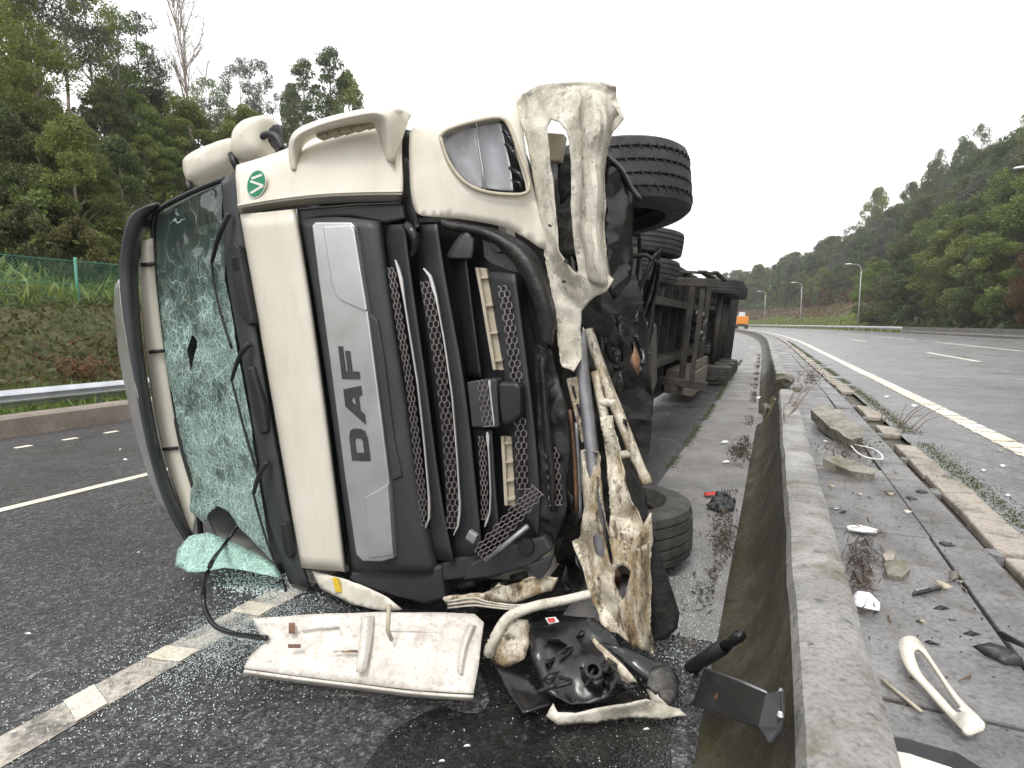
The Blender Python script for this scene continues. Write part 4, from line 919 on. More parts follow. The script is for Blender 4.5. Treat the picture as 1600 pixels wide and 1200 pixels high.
# tall dented skin of the lower bumper, hanging to the ground
sheet('torn_bumper_skin', [(908, 706, .02), (932, 706, -.02), (938, 770, -.05), (950, 838, -.06), (956, 800, .0), (948, 720, .03), (938, 650, .05), (956, 648, .03), (972, 735, -.01), (988, 790, -.03), (1008, 834, -.02), (1019, 800, .04), (1021, 850, .03), (1014, 882, -.02), (1017, 950, -.03), (1019, 1026, -.03), (992, 1014, -.08), (962, 992, -.09), (944, 984, -.07), (925, 935, -.04), (905, 882, -.01), (895, 850, .01), (906, 836, -.02), (913, 790, .02)], 'wreck2', T,
      holes=([(964, 894, -.05), (974, 884, -.06), (984, 892, -.06), (982, 912, -.06), (972, 934, -.05), (964, 918, -.05)], [(933, 745, -.03), (938, 752, -.04), (943, 800, -.05), (951, 850, -.06), (956, 884, -.06), (948, 872, -.06), (940, 830, -.05), (935, 785, -.04)]), res=.020, thick=.004, amp=.016, freq=9, relax=1, grain=(1.6, .45, 1.6), ridge=.040, tear=.010, sharp=20)
loft('skin_crease', [[K(982, 860, -.03), K(986, 900, -.05), K(982, 960, -.05), K(984, 1005, -.07)], [K(996, 858, -.09), K(1000, 900, -.10), K(998, 960, -.10), K(1002, 1014, -.10)], [K(1014, 850, .0), K(1013, 900, -.01), K(1014, 960, -.02), K(1018, 1022, -.02)]], 'wreck2', T, 5, 5, .008, .014, 11)
sheet('wheel_arch_liner', [(1016, 806, .10), (1026, 850, .10), (1040, 890, .10), (1062, 958, .10), (1058, 982, .08), (1040, 1000, .06), (1016, 1002, .06), (1014, 900, .08)], 'sooty', T, res=.05, thick=.012, amp=.012, freq=5)
# struts
def strut(nm, pts, r, mat): return tube(nm, [K(*p) for p in pts], r, mat, T, 6, curve=3)
strut('grey_strut', [(905, 520, .10), (912, 600, .08), (922, 680, .05), (930, 760, .02), (938, 850, .0), (946, 862, .0)], .032, 'steelgrey')
strut('cream_strut', [(918, 515, .14), (944, 590, .12), (968, 650, .10), (995, 720, .09), (1012, 756, .08)], .026, 'wreck2')
strut('cream_strut', [(930, 580, .12), (942, 640, .10), (956, 700, .08), (972, 740, .06)], .022, 'wreck2')
strut('cross_strut', [(938, 630, .10), (962, 628, .10)], .022, 'wreck'); strut('cross_strut', [(965, 712, .09), (988, 708, .09)], .020, 'wreck')
prism('slotted_beam', [K(884, 592, .06), K(902, 588, .06), (K(926, 690, .06)), K(908, 692, .06)], (0, 0, .05), 'wreck2', T, .006)
for k in range(3): prism('beam_slot', [K(893 + k * 7, 604 + k * 28, .052), K(896 + k * 7, 603 + k * 28, .052), K(901 + k * 7, 622 + k * 28, .052), K(898 + k * 7, 623 + k * 28, .052)], (0, 0, .02), 'gloss', T, 0)
strut('steel_rod', [(890, 640, .05), (898, 720, .05), (901, 800, .05)], .010, 'rust'); strut('steel_rod', [(900, 660, .06), (905, 740, .06), (907, 810, .06)], .009, 'steelgrey')
sheet('strut_web', [(944, 640, .16), (965, 700, .16), (985, 735, .15), (1010, 770, .14), (1012, 830, .12), (975, 800, .12), (955, 740, .14)], 'sooty', T, res=.05, thick=.01, amp=.01)
sheet('cup_bracket', [(1000, 830, .0), (1018, 800, .02), (1020, 850, .02), (1010, 880, .0), (990, 870, -.02)], 'wreck2', T, res=.03, thick=.012, amp=.02, freq=12)
sheet('shade_backing', [(900, 440, .42), (990, 430, .5), (1016, 520, .5), (1016, 700, .5), (1000, 800, .45), (940, 820, .4), (905, 700, .4), (890, 560, .4)], 'dark', T, res=.06, thick=.01, amp=.05, freq=5, smooth=False)  # added black sheet, painting the deep shade behind the bumper
for k in range(12):                                  # brackets, hoses and broken ends in the dark behind the bumper
    x, y = random.uniform(905, 1000), random.uniform(460, 700); 
    tube('broken_bracket', [K(x, y, random.uniform(.15, .4)), K(x + random.uniform(-14, 14), y + random.uniform(14, 40), random.uniform(.12, .4)), K(x + random.uniform(-16, 16), y + random.uniform(40, 80), random.uniform(.12, .4))], random.uniform(.008, .022), random.choice(['dark', 'gloss', 'gloss', 'sooty']), T, 5, curve=3)

for k in range(30):                                  # buckled scraps packed round the torn bumper
    x, y = random.choice([(random.uniform(872, 905), random.uniform(590, 860)), (random.uniform(905, 1005), random.uniform(450, 720)), (random.uniform(880, 960), random.uniform(860, 930))])
    a_, l_ = random.uniform(1.0, 2.1), random.uniform(16, 52); dx, dy = math.cos(a_) * l_, math.sin(a_) * l_; ww = random.uniform(.05, .22); e_ = random.uniform(.12, .35)
    sheet('crumpled_scrap', [(x, y, ww), (x + dx * .5 - dy * e_, y + dy * .5 + dx * e_, ww - random.uniform(0, .06)), (x + dx, y + dy, ww + random.uniform(-.04, .04)), (x + dx * .55 + dy * e_ * .5, y + dy * .55 - dx * e_ * .5, ww - random.uniform(.0, .05))], random.choice(['gloss', 'sooty', 'dark', 'sooty', 'wreck2', 'rust', 'black']), T, res=.03, thick=.004, ridge=.012, tear=.01, sharp=25, seed=k)
# --- chassis: everything below is laid out in the chassis frame, nearly upright
AX = Vector((0.66, 3.66, 0.0))                      # foot of the steered axle on the road
CH = frame(16.0, 2.0, AX - Vector((-math.cos(math.radians(16)), math.sin(math.radians(16)), 0)) * 0.50 + Vector((0, 0, .03)))
TI = CABI @ CH                                       # chassis frame seen from the cab frame
def c_box(nm, c, s, mat, bev=.01, parent=None):
    bm = bmesh.new(); add_box(bm, c, s); bm.transform(TI); o = from_bm(nm, bm, mat, parent or T)
    if bev: soften(o, bev)
    return o
def c_tube(nm, pts, r, mat, n=10, r1=None, curve=0, parent=None): return tube(nm, [TI @ Vector(p) for p in pts], r, mat, parent or T, n, r1, True, curve)
def tyre_profile(R, W2, rr):
    p = [(rr, -W2 * .62), (rr + .03, -W2 * .72), (R - .16, -W2 * .98), (R - .08, -W2 * 1.0), (R - .035, -W2 * .95), (R - .012, -W2 * .86)]
    g = [(-.60, .05), (-.22, .05), (.18, .05), (.56, .05)]
    for c, hw in g: p += [(R - abs(c) * .006, (c - hw) * W2), (R - .014, (c - hw + .015) * W2), (R - .014, (c + hw - .015) * W2), (R - abs(c) * .006, (c + hw) * W2)]
    p += [(R - .012, W2 * .86), (R - .035, W2 * .95), (R - .08, W2 * 1.0), (R - .16, W2 * .98), (rr + .03, W2 * .72), (rr, W2 * .62)]
    return p
def wheel(parent, Mx, R=.50, W2=.165, tmat='rubber', sipes=False, out=1):
    hub = lathe('wheel', [(.0, -.10), (.14, -.10), (.16, -.02), (.16, .08), (.09, .12), (.0, .13)], 20, 'rim', parent, Mx)
    lathe('tyre', tyre_profile(R, W2, .285), 72, tmat, hub, Mx)
    lathe('rim', [(.29, -W2 * .62), (.30, -W2 * .66), (.29, -W2 * .55), (.265, -.04), (.24, .02), (.17, .03), (.15, .02), (.15, .0), (.17, .005), (.235, -.005), (.25, -.05), (.27, W2 * .55), (.30, W2 * .66), (.29, W2 * .62)], 40, 'rim', hub, Mx)
    if sipes:
        bm = bmesh.new()
        for c in (-.60, -.22, .18, .56):
            for k in range(56):
                a = 2 * math.pi * (k + (.5 if c in (-.22, .56) else 0)) / 56; m3 = Matrix.Rotation(a, 3, 'Z') @ Matrix.Rotation(.5, 3, 'X')
                add_box(bm, Matrix.Rotation(a, 3, 'Z') @ Vector((R - .004, 0, c * W2)), (.008, .007, .045), m3)
        bm.transform(Mx); o = from_bm('tread_sipes', bm, 'black', hub); o['kind'] = 'stuff'
    return hub
def ax_m(u, v, w, tilt=0.0, yaw=0.0):               # wheel axis along v
    return TI @ Matrix.Translation((u, v, w)) @ Matrix.Rotation(math.radians(-90), 4, 'X') @ Matrix.Rotation(tilt, 4, 'X') @ Matrix.Rotation(yaw, 4, 'Y')
wheel(T, ax_m(.50, 2.285, .0, .05, .06), .51, .185, 'rubber', True)
wheel(T, ax_m(.50, .185, .02, .03, .0), .51, .17, 'rubber_dirty')
_ti = TI                                             # the frame is twisted: the driven axle leans the other way
TI = CABI @ frame(16.0, -7.0, CH @ Vector((-.10, 0, 0)))
for v_ in (2.36, 2.02): wheel(T, ax_m(.98, v_, 3.75), .50, .15, 'rubber')
for v_ in (.46, .14): wheel(T, ax_m(1.35, v_, 3.75), .50, .15, 'rubber')
TI = _ti
c_tube('axle_beam', [(.50, .35, .0), (.55, 1.2, .0), (.50, 2.1, .0)], .075, 'dark'); c_tube('axle_beam', [(.75, .4, 3.75), (.50, 2.1, 3.75)], .12, 'under')
for v_ in (.83, 1.63): c_box('chassis_rail', (.95, v_, 2.3), (.26, .08, 5.0), 'dark')
c_box('engine', (1.05, 1.25, .55), (.75, .95, 1.3), 'dark', .05); c_box('gearbox', (.95, 1.25, 1.9), (.5, .5, 1.4), 'dark', .05)
c_box('radiator_block', (1.15, 1.25, -.45), (.95, 1.75, .35), 'dark', .03); c_box('lower_cab_wall', (1.35, 1.2, .5), (.06, 2.2, 1.6), 'dark', .02)
for v_ in (2.1, .35):
    A = [TI @ Vector((.5 + .62 * math.cos(a), v_, .62 * math.sin(a))) for a in np.linspace(-1.5, 1.5, 14)]
    loft('mudguard', [[p + Vector((0, -.22, 0)) for p in A], [p for p in A], [p + Vector((0, .22, 0)) for p in A]], 'sooty', T, 2, 2, .012)
for du, dw, rr, mt in ((.42, -.34, .030, 'gloss'), (.36, -.30, .024, 'black'), (.47, -.24, .022, 'gloss')):
    c_tube('hanging_hose', [(.02 + du, 1.78, dw), (-.03 + du, 1.6, dw), (-.05 + du, 1.2, dw), (-.05 + du, .75, dw), (-.03 + du, .62, dw)], rr, mt, 10, None, 5)
c_tube('hose_hook', [(.37, .70, -.32), (.34, .62, -.33), (.36, .57, -.33), (.40, .58, -.32)], .028, 'gloss', 10, None, 5)
c_tube('hose_clamp', [(.37, .76, -.32), (.365, .72, -.32)], .040, 'bright', 10)
c_box('step_plate', (.40, 1.55, .55), (.05, .55, .9), 'under'); c_box('spring_hanger', (.48, 1.75, .75), (.30, .12, .16), 'under'); c_box('tank_side', (.55, 1.15, 2.2), (.5, .7, 1.3), 'under', .05)
c_tube('brake_chamber', [(.55, 1.9, .15), (.55, 1.9, .40)], .10, 'dark', 14); c_tube('leaf_spring', [(.38, 1.72, -.6), (.46, 1.72, 0), (.38, 1.72, .8)], .045, 'dark', 6, None, 4)
for k in range(12): c_tube('brake_line', [(random.uniform(.25, .7), random.uniform(.9, 2.1), random.uniform(-.5, .2)), (random.uniform(.15, .6), random.uniform(.9, 2.1), random.uniform(-.3, .6)), (random.uniform(.2, .6), random.uniform(.6, 1.7), random.uniform(0, 1.0))], .014, random.choice(['black', 'gloss', 'dark']), 6, None, 4)
c_box('frame_cross_member', (.72, 1.24, 3.1), (.5, 2.2, .12), 'under'); c_box('catwalk', (.95, 1.24, 2.6), (.05, 1.6, .9), 'under')
# --- mirrors over the upper door
def mirror(nm, pts, w, depth, mat):
    """a rounded housing whose outline is given, domed towards the front"""
    P = outline(pts, w, 4); c = sum(P, Vector()) / len(P); rows = []
    for k, (f, dz) in enumerate(((1.0, depth), (1.04, depth * .5), (1.0, 0), (.86, -depth * .32), (.6, -depth * .5), (.3, -depth * .58), (.02, -depth * .6))):
        rows.append([c + (p - c) * f + Vector((0, 0, dz)) for p in P])
    V, Fc = [], []; n_ = len(P)
    for r_ in rows: V += r_
    for i in range(len(rows) - 1):
        for j in range(n_): Fc.append((i * n_ + j, i * n_ + (j + 1) % n_, (i + 1) * n_ + (j + 1) % n_, (i + 1) * n_ + j))
    Fc.append(tuple(range(n_))); bm = bmesh.new(); me = bpy.data.meshes.new('t'); me.from_pydata([tuple(v) for v in V], [], Fc); bm.from_mesh(me); bpy.data.meshes.remove(me)
    return from_bm(nm, bm, mat, T, True)
mirror('mirror_housing', [(287, 262), (290, 248), (310, 234), (340, 222), (360, 216), (366, 226), (362, 252), (345, 268), (315, 282), (298, 286), (290, 278)], .38, .10, 'cream')
mirror('mirror_housing', [(364, 218), (370, 200), (386, 186), (404, 181), (414, 184), (412, 214), (408, 240), (390, 250), (372, 250), (363, 236)], .36, .10, 'cream')
mirror('mirror_back', [(408, 184), (418, 186), (427, 196), (426, 222), (416, 240), (406, 238)], .42, .08, 'grey')
tube('mirror_arm', [K(406, 216, .36), K(420, 210, .36), K(433, 216, .36), K(442, 234, .36)], .022, 'black', T, 8, curve=4)
tube('mirror_arm', [K(362, 240, .36), K(366, 252, .36), K(372, 264, .36)], .026, 'black', T, 8)
tube('mirror_arm', [K(296, 280, .40), K(296, 296, .34)], .022, 'black', T, 8)

# ------------------------------------------------------------------ the semi-trailer
TRM = frame(24.3, -5.0, Vector((2.92, 8.69, .03)))
TR = empty('semi_trailer', mat4=TRM); tag(TR, 'dark flatbed semi-trailer on its side behind the cab, wheels in the air', 'trailer')
def t_box(nm, c, s, mat='under', bev=.008, rz=0): return box(nm, c, s, mat, TR, Matrix.Rotation(rz, 3, 'Z') if rz else None, bev)
TI = Matrix.Identity(4)
def t_ax(u, v, w): return Matrix.Translation((u, v, w)) @ Matrix.Rotation(math.radians(-90), 4, 'X')
for k, w_ in enumerate((6.2, 7.5, 8.8)):
    wheel(TR, t_ax(.50, 2.34, w_), .50, .19, 'rubber'); wheel(TR, t_ax(.50, .22, w_), .50, .19, 'rubber_dirty')
    tube('axle', [(.50, .4, w_), (.50, 2.2, w_)], .075, 'under', TR, 10)
    for v_ in (.75, 1.8): t_box('suspension_arm', (.62, v_, w_ - .3), (.12, .10, .7)); tube('air_spring', [(.62, v_, w_ + .25), (.9, v_, w_ + .25)], .12, 'dark', TR, 12)
for v_ in (.75, 1.75): t_box('main_beam', (1.0, v_, 4.2), (.36, .12, 12.4), 'under')
t_box('deck', (1.28, 1.25, 4.2), (.10, 2.5, 12.8), 'under'); t_box('side_rail', (1.12, 2.48, 4.2), (.20, .05, 12.8), 'under'); t_box('side_rail', (1.12, .03, 4.2), (.20, .05, 12.8), 'under')
for w_ in np.arange(-1.6, 10, .95): t_box('cross_member', (1.10, 1.25, w_), (.14, 2.4, .07), 'under')
for w_ in (2.2, 3.9, 5.15): t_box('underframe_bar', (.68, 1.25, w_), (.10, 2.1, .14), 'under')
for v_ in (.35, 2.15): t_box('landing_leg', (.62, v_, 1.6), (.95, .14, .14), 'under')
t_box('leg_brace', (.42, 1.25, 1.6), (.08, 1.8, .08), 'under')
for v_ in (1.52, 1.15):
    lathe('air_tank', [(0, -.32), (.09, -.30), (.15, -.22), (.16, -.1), (.16, .1), (.15, .22), (.09, .30), (0, .32)], 24, 'gloss', TR, Matrix.Translation((.62, v_, 3.2)), True, False)
bx = t_box('storage_box', (.72, .27, 3.4), (.55, .46, 2.3), 'wood', .012)
for w_ in (2.4, 3.2, 4.0): box('box_batten', (.435, .27, w_), (.02, .44, .06), 'wood', bx, None, .004)
t_box('side_guard', (.50, .62, 3.3), (.05, .16, 2.6), 'wood'); t_box('side_guard', (.55, 2.40, 3.4), (.16, .04, 2.2), 'under'); t_box('side_guard', (.32, 2.40, 3.4), (.10, .04, 2.2), 'under')
for w_ in (2.4, 4.4): t_box('guard_post', (.70, 2.38, w_), (.9, .05, .06), 'under')
t_box('rear_underrun', (.40, 1.25, 10.35), (.22, 2.3, .08), 'dark'); t_box('rear_panel', (.72, 1.25, 10.45), (.85, 2.4, .05), 'dark')
for v_ in (2.25, .25): t_box('mudguard', (1.06, v_, 7.5), (.03, .45, 4.0), 'dark')
for v_ in (.5, 2.0): t_box('rear_lamp', (.60, v_, 10.49), (.12, .35, .03), 'red')

# orange vehicle standing far off behind the trailer
OV = empty('orange_truck', RP(3.4, 128, ZR)); tag(OV, 'small orange lorry far off beyond the overturned trailer', 'truck')
OV.rotation_euler = (0, 0, -TH0 + (118 - S0) / RC)
ob = box('load_body', (0, .9, 1.75), (2.2, 3.2, 1.6), 'orange', OV, None, .05); box('tailboard', (0, -.72, 1.5), (2.1, .05, 1.0), 'orange', ob, None, .02)
box('cab', (0, 3.4, 1.7), (2.1, 1.5, 1.9), 'white', OV, None, .12); box('chassis', (0, 1.4, .75), (1.0, 5.2, .25), 'dark', OV, None, .02)
box('sign_board', (-.2, -.6, 2.95), (1.2, .08, .9), 'lamphead', OV, None, .02)
for x in (-.95, .95):
    for y in (0, 3.3): lathe('wheel', [(0, -.14), (.30, -.14), (.42, -.12), (.42, .12), (.30, .14), (0, .14)], 18, 'rubber', OV, Matrix.Translation((x, y, .42)) @ Matrix.Rotation(math.pi / 2, 4, 'Y'), True, False)
    box('tail_lamp', (x * .9, -.80, .95), (.25, .05, .12), 'red', OV)

# ------------------------------------------------------------------ vegetation
def leaves(name, C, size, tint, elong=2.2, droop=0.0, up=0.0):
    n = len(C); C = np.asarray(C, np.float32); size = np.asarray(size, np.float32)
    d = rng.normal(size=(n, 3)); d[:, 2] += -droop + up; d /= np.linalg.norm(d, axis=1, keepdims=True)
    e = np.cross(d, rng.normal(size=(n, 3))); e /= np.linalg.norm(e, axis=1, keepdims=True) + 1e-9
    L = size[:, None]; Wd = L / elong
    P = np.stack([C - d * L * .5, C + e * Wd * .5, C + d * L * .5, C - e * Wd * .5], 1).reshape(-1, 3).astype(np.float32)
    me = bpy.data.meshes.new(name); me.vertices.add(4 * n); me.vertices.foreach_set('co', P.ravel())
    me.loops.add(4 * n); me.loops.foreach_set('vertex_index', np.arange(4 * n, dtype=np.int32))
    me.polygons.add(n); me.polygons.foreach_set('loop_start', np.arange(0, 4 * n, 4, dtype=np.int32))
    at = me.attributes.new('tint', 'FLOAT', 'POINT'); at.data.foreach_set('value', np.repeat(np.clip(tint, 0, 1), 4).astype(np.float32))
    me.update(calc_edges=True); return me
def limbs(name, segs, nside=5):
    V, Fc = [], []
    for a, b, r0, r1 in segs:
        a, b = Vector(a), Vector(b); t = (b - a)
        if t.length < 1e-4: continue
        t.normalize(); x = t.cross(Vector((0.3, 0.9, 0.2))); x.normalize(); y = t.cross(x); i = len(V)
        for p, r in ((a, r0), (b, r1)):
            for k in range(nside):
                an = 2 * math.pi * k / nside; V.append(p + x * r * math.cos(an) + y * r * math.sin(an))
        for k in range(nside): Fc.append((i + k, i + (k + 1) % nside, i + nside + (k + 1) % nside, i + nside + k))
    me = bpy.data.meshes.new(name); me.from_pydata([tuple(v) for v in V], [], Fc); me.update(); me.shade_smooth(); return me
def make_kind(kind, seed):
    rd = random.Random(seed); segs = []; cl = []          # unit tree: 10 m tall
    H = 10.0
    if kind == 'bare':
        def grow(p, d, ln, r, lv):
            n = 6 if lv == 1 else 3; q = p
            if lv == 1: segs.append((p, p + d * ln * .3, r, r * .9)); q = p + d * ln * .3; ln *= .7
            for _ in range(n):
                d = (d + Vector((rd.gauss(0, .12), rd.gauss(0, .12), rd.gauss(0.02, .06)))).normalized(); e = q + d * ln / n
                segs.append((q, e, r, r * 0.85)); r *= 0.85; q = e
                if lv < 4:
                    for _ in range(3):
                        b = (d + Vector((rd.gauss(0, .6), rd.gauss(0, .6), rd.gauss(.15, .3)))).normalized()
                        grow(q, b, ln * rd.uniform(.30, .48), max(r * .5, .012), lv + 1)
        grow(Vector((0, 0, 0)), Vector((0, 0, 1)), H * 0.95, 0.15, 1)
        return limbs('trunk', segs, 4), None
    ax = [Vector((0, 0, 0))]
    lean = Vector((rd.uniform(-.05, .05), rd.uniform(-.05, .05), 1))
    for k in range(8): ax.append(ax[-1] + Vector((lean.x + rd.gauss(0, .05), lean.y + rd.gauss(0, .05), 1)) * (H * .96 / 8))
    tr = {'broad': .20, 'euca': .13, 'shrub': .06, 'pine': .16}[kind]
    for k in range(8): segs.append((ax[k], ax[k + 1], tr * (1 - k / 9), tr * (1 - (k + 1) / 9)))
    def axis(z): f = min(z / (H * .96) * 8, 7.99); i = int(f); return ax[i].lerp(ax[i + 1], f - i)
    n = {'broad': 46, 'euca': 26, 'shrub': 30, 'pine': 40}[kind]
    for i in range(n):
        f = (i + rd.random()) / n
        if kind == 'broad': z = H * (.10 + .88 * f); R = 2.9 * math.sin(math.pi * min(.97, .12 + .88 * f)) ** .7; cr = rd.uniform(.65, 1.15)
        elif kind == 'euca': z = H * (.42 + .57 * f); R = 1.9 * math.sin(math.pi * (.12 + .8 * f)); cr = rd.uniform(.40, .85)
        elif kind == 'pine': z = H * (.12 + .87 * f); R = 2.1 * (1 - f) ** .8 + .15; cr = rd.uniform(.45, .8) * (1.15 - .5 * f)
        else: z = H * (.05 + .9 * f); R = 5.5 * math.sqrt(max(.05, 1 - f * f)); cr = rd.uniform(1.3, 2.2)
        a = rd.uniform(0, 6.283); rr = R * rd.uniform(.35, 1.0) ** .6
        c = axis(z) + Vector((math.cos(a) * rr, math.sin(a) * rr, 0)); cl.append((c, cr))
        b0 = axis(max(.05 * H, z - rr * rd.uniform(.4, .9)))
        mid = b0.lerp(c, .5) + Vector((0, 0, .15)); rb = tr * .32 * (1 - f * .6)
        segs.append((b0, mid, rb, rb * .7)); segs.append((mid, c, rb * .7, rb * .25))
    C, Sz, T = [], [], []
    per = {'broad': 400, 'euca': 230, 'shrub': 420, 'pine': 360}[kind]; ls = {'broad': .24, 'euca': .25, 'shrub': .62, 'pine': .24}[kind]
    for c, cr in cl:
        m = int(per * cr / (.9 if kind != 'shrub' else 1.8)); tone = rd.gauss(0, .16)
        d = rng.normal(size=(m, 3)); d /= np.linalg.norm(d, axis=1, keepdims=True); r = rng.uniform(.25, 1, m) ** .45 * cr * rng.uniform(.8, 1.12, m)
        q = d * r[:, None] * np.array([1, 1, .72])
        C.append(np.array(c) + q); Sz.append(ls * rng.uniform(.55, 1.25, m)); T.append(.48 + tone + rng.normal(0, .17, m))
    me = leaves('crown', np.concatenate(C), np.concatenate(Sz), np.concatenate(T), 3.4 if kind in ('euca', 'pine') else 2.0, .5 if kind == 'euca' else 0)
    return limbs('trunk', segs), me
KINDS = {}
for kd, cnt in (('broad', 4), ('euca', 3), ('pine', 2), ('shrub', 2), ('bare', 1)):
    KINDS[kd] = [make_kind(kd, 40 + i * 7 + len(kd)) for i in range(cnt)]
_cache = {}
def plant(name, kind, loc, hgt, leafmat, label, cat, group, bark='bark', wide=1.0, vi=None):
    tr, cr = KINDS[kind][random.randrange(len(KINDS[kind])) if vi is None else vi]
    key = (tr.name, leafmat, bark)
    if key not in _cache:
        t2 = tr.copy(); t2.materials.clear(); t2.materials.append(M[bark]); c2 = None
        if cr is not None: c2 = cr.copy(); c2.materials.clear(); c2.materials.append(M[leafmat])
        _cache[key] = (t2, c2)
    t2, c2 = _cache[key]
    r = empty(name, loc); k = hgt / 10.0; r.scale = (k * wide, k * wide, k); r.rotation_euler = (0, 0, random.uniform(0, 6.28)); tag(r, label, cat, group)
    a = bpy.data.objects.new('trunk', t2); COL.objects.link(a); a.parent = r
    if c2: b = bpy.data.objects.new('crown', c2); COL.objects.link(b); b.parent = r
    return r
def os_of(p):                                            # road coordinates of a place on the straight
    return p.x * math.cos(TH0) - p.y * math.sin(TH0), p.x * math.sin(TH0) + p.y * math.cos(TH0)
def spot(px, Y):
    x = (px - 800) / 900.0 * Y * 1.0; return Vector((x, Y, 0))
def tall(px, Y, ytop):                                   # base point and height of a tree whose tip is sighted at ytop
    p = spot(px, Y); o, s = os_of(p); p.z = hland(o, s) - 0.15
    return p, CAM_H + (505.4 - ytop) / 900.0 * Y - p.z
GL, GR = 'trees on the hillside above the fence', 'trees on the hillside beyond the far carriageway'
# near hillside: (sight column, distance, tip row, kind, leaf)
LL = []
for px, Y, yt, kd in ((-60, 24, -150, 'euca'), (20, 27, -110, 'euca'), (60, 29, -90, 'euca'), (100, 31, -80, 'euca'), (140, 34, -50, 'euca'), (178, 36, 20, 'euca'), (205, 38, 40, 'euca'), (245, 40, 48, 'euca'), (40, 22, 20, 'euca'), (-20, 20, 40, 'euca'), (95, 24, 60, 'euca'), (395, 60, 112, 'euca'), (425, 62, 118, 'euca'), (350, 52, 145, 'euca'), (490, 66, 112, 'pine'), (530, 64, 95, 'pine'), (556, 66, 135, 'broad'), (470, 70, 150, 'broad'),
                      (330, 48, 185, 'broad'), (270, 44, 140, 'euca'), (225, 42, 130, 'broad')):
    LL.append((px, Y, yt, kd))
for px in range(-90, 480, 19):
    t = (px + 90) / 570
    LL.append((px + random.uniform(-12, 12), 23 + 20 * t + random.uniform(0, 9), 105 + 120 * t + random.uniform(-25, 40), random.choice(['broad', 'broad', 'pine', 'euca'])))
    LL.append((px + random.uniform(-12, 12), 18.5 + 17 * t + random.uniform(0, 6), 200 + 50 * t + random.uniform(-40, 60), random.choice(['broad', 'broad', 'pine'])))
for px, Y, yt, kd in LL:
    p, h = tall(px, Y, yt)
    if h < 2: continue
    if kd == 'euca':
        lm = random.choice(['leaf_euca', 'leaf_mid']); plant('eucalyptus_tree', 'euca', p, h, lm, 'slender pale-trunked eucalyptus with sparse %s crown on the hillside above the fence' % ('grey-green' if lm == 'leaf_euca' else 'yellow-green'), 'tree', GL, 'bark_pale', min(1.0, 8.0 / h) * 1.15)
    elif kd == 'pine': plant('conifer_tree', 'pine', p, h, 'leaf_dark', 'dark narrow conifer among the trees above the mesh fence', 'tree', GL, 'bark', 1.0)
    else:
        lm = random.choice(['leaf_dark', 'leaf_mid', 'leaf_mid']); plant('broadleaf_tree', 'broad', p, h, lm, 'dense %s leafy tree on the slope above the mesh fence' % ('dark green' if lm == 'leaf_dark' else 'fresh green'), 'tree', GL, 'bark', random.uniform(.75, 1.0) * min(1.2, 8.5 / h))
for px in range(-80, 215, 24):
    p, h = tall(px + random.uniform(-10, 10), random.uniform(18.0, 23.0), random.uniform(150, 290))
    lm = random.choice(['leaf_mid', 'leaf_mid', 'leaf_dark', 'leaf_olive'])
    plant('broadleaf_tree', 'broad', p, h, lm, 'young %s tree standing directly behind the mesh fence' % {'leaf_mid': 'fresh green', 'leaf_dark': 'dark green', 'leaf_olive': 'olive green'}[lm], 'tree', GL, 'bark_pale', .8)
p, h = tall(318, 40, 22); plant('bare_tree', 'bare', p, h, 'leaf_dark', 'leafless tree standing bare against the white sky', 'tree', None, 'bark_pale', .55)
for px, Y, yt, lm in ((130, 17.2, 352, 'leaf_olive'), (60, 17.0, 330, 'leaf_olive'), (10, 16.4, 375, 'leaf_olive'), (165, 18.5, 372, 'leaf_mid'), (95, 18.5, 300, 'leaf_mid'), (-30, 16, 340, 'leaf_mid'), (200, 21, 350, 'leaf_dark'), (215, 20, 390, 'leaf_olive'), (35, 19, 290, 'leaf_mid')):
    p, h = tall(px, Y, yt)
    plant('shrub', 'shrub', p, max(h, .6), lm, '%s bushy shrub growing just behind the green mesh fence' % {'leaf_mid': 'fresh green', 'leaf_dark': 'dark green', 'leaf_olive': 'olive'}[lm], 'shrub', 'shrubs behind the mesh fence', 'bark', .7)
# far hillside
def far_tree(o, s, h, kd, lm, label, wide=1.0):
    look = {'leaf_dark': 'dark green', 'leaf_mid': 'fresh green', 'leaf_euca': 'greyish green', 'leaf_brown': 'rust-brown'}[lm]
    label = look + (' narrow-crowned ' if kd == 'euca' else ' ') + label
    p = RP(o, s, hland(o, s) - 0.3)
    plant({'broad': 'broadleaf_tree', 'euca': 'eucalyptus_tree', 'pine': 'conifer_tree', 'shrub': 'shrub'}[kd], kd, p, h, lm, label, 'shrub' if kd == 'shrub' else 'tree', GR, 'bark', wide)
for s in np.arange(46, 104, 4.6):
    far_tree(21.5 + random.uniform(-1.5, 1.5), s + random.uniform(-2, 2), random.uniform(8, 12), 'broad', random.choice(['leaf_mid', 'leaf_mid', 'leaf_dark']), 'bushy tree at the front edge of the far wood, right behind the barrier', 1.15)
    far_tree(26 + random.uniform(-2, 2), s + random.uniform(-2, 2), random.uniform(11, 15), 'broad', random.choice(['leaf_dark', 'leaf_dark', 'leaf_mid']), 'dense tree inside the far wood', 1.05)
for s in np.arange(58, 340, 5.4):
    e = 31 if s < 100 else 40
    for k in range(3):
        far_tree(e + k * 7 + random.uniform(-3, 3), s + random.uniform(-2.5, 2.5), random.uniform(11, 16) + (2.5 if s < 120 else 0), random.choice(['broad', 'euca', 'broad']), random.choice(['leaf_dark', 'leaf_dark', 'leaf_euca']), 'tall tree on the upper slope of the far wooded hill', .95)
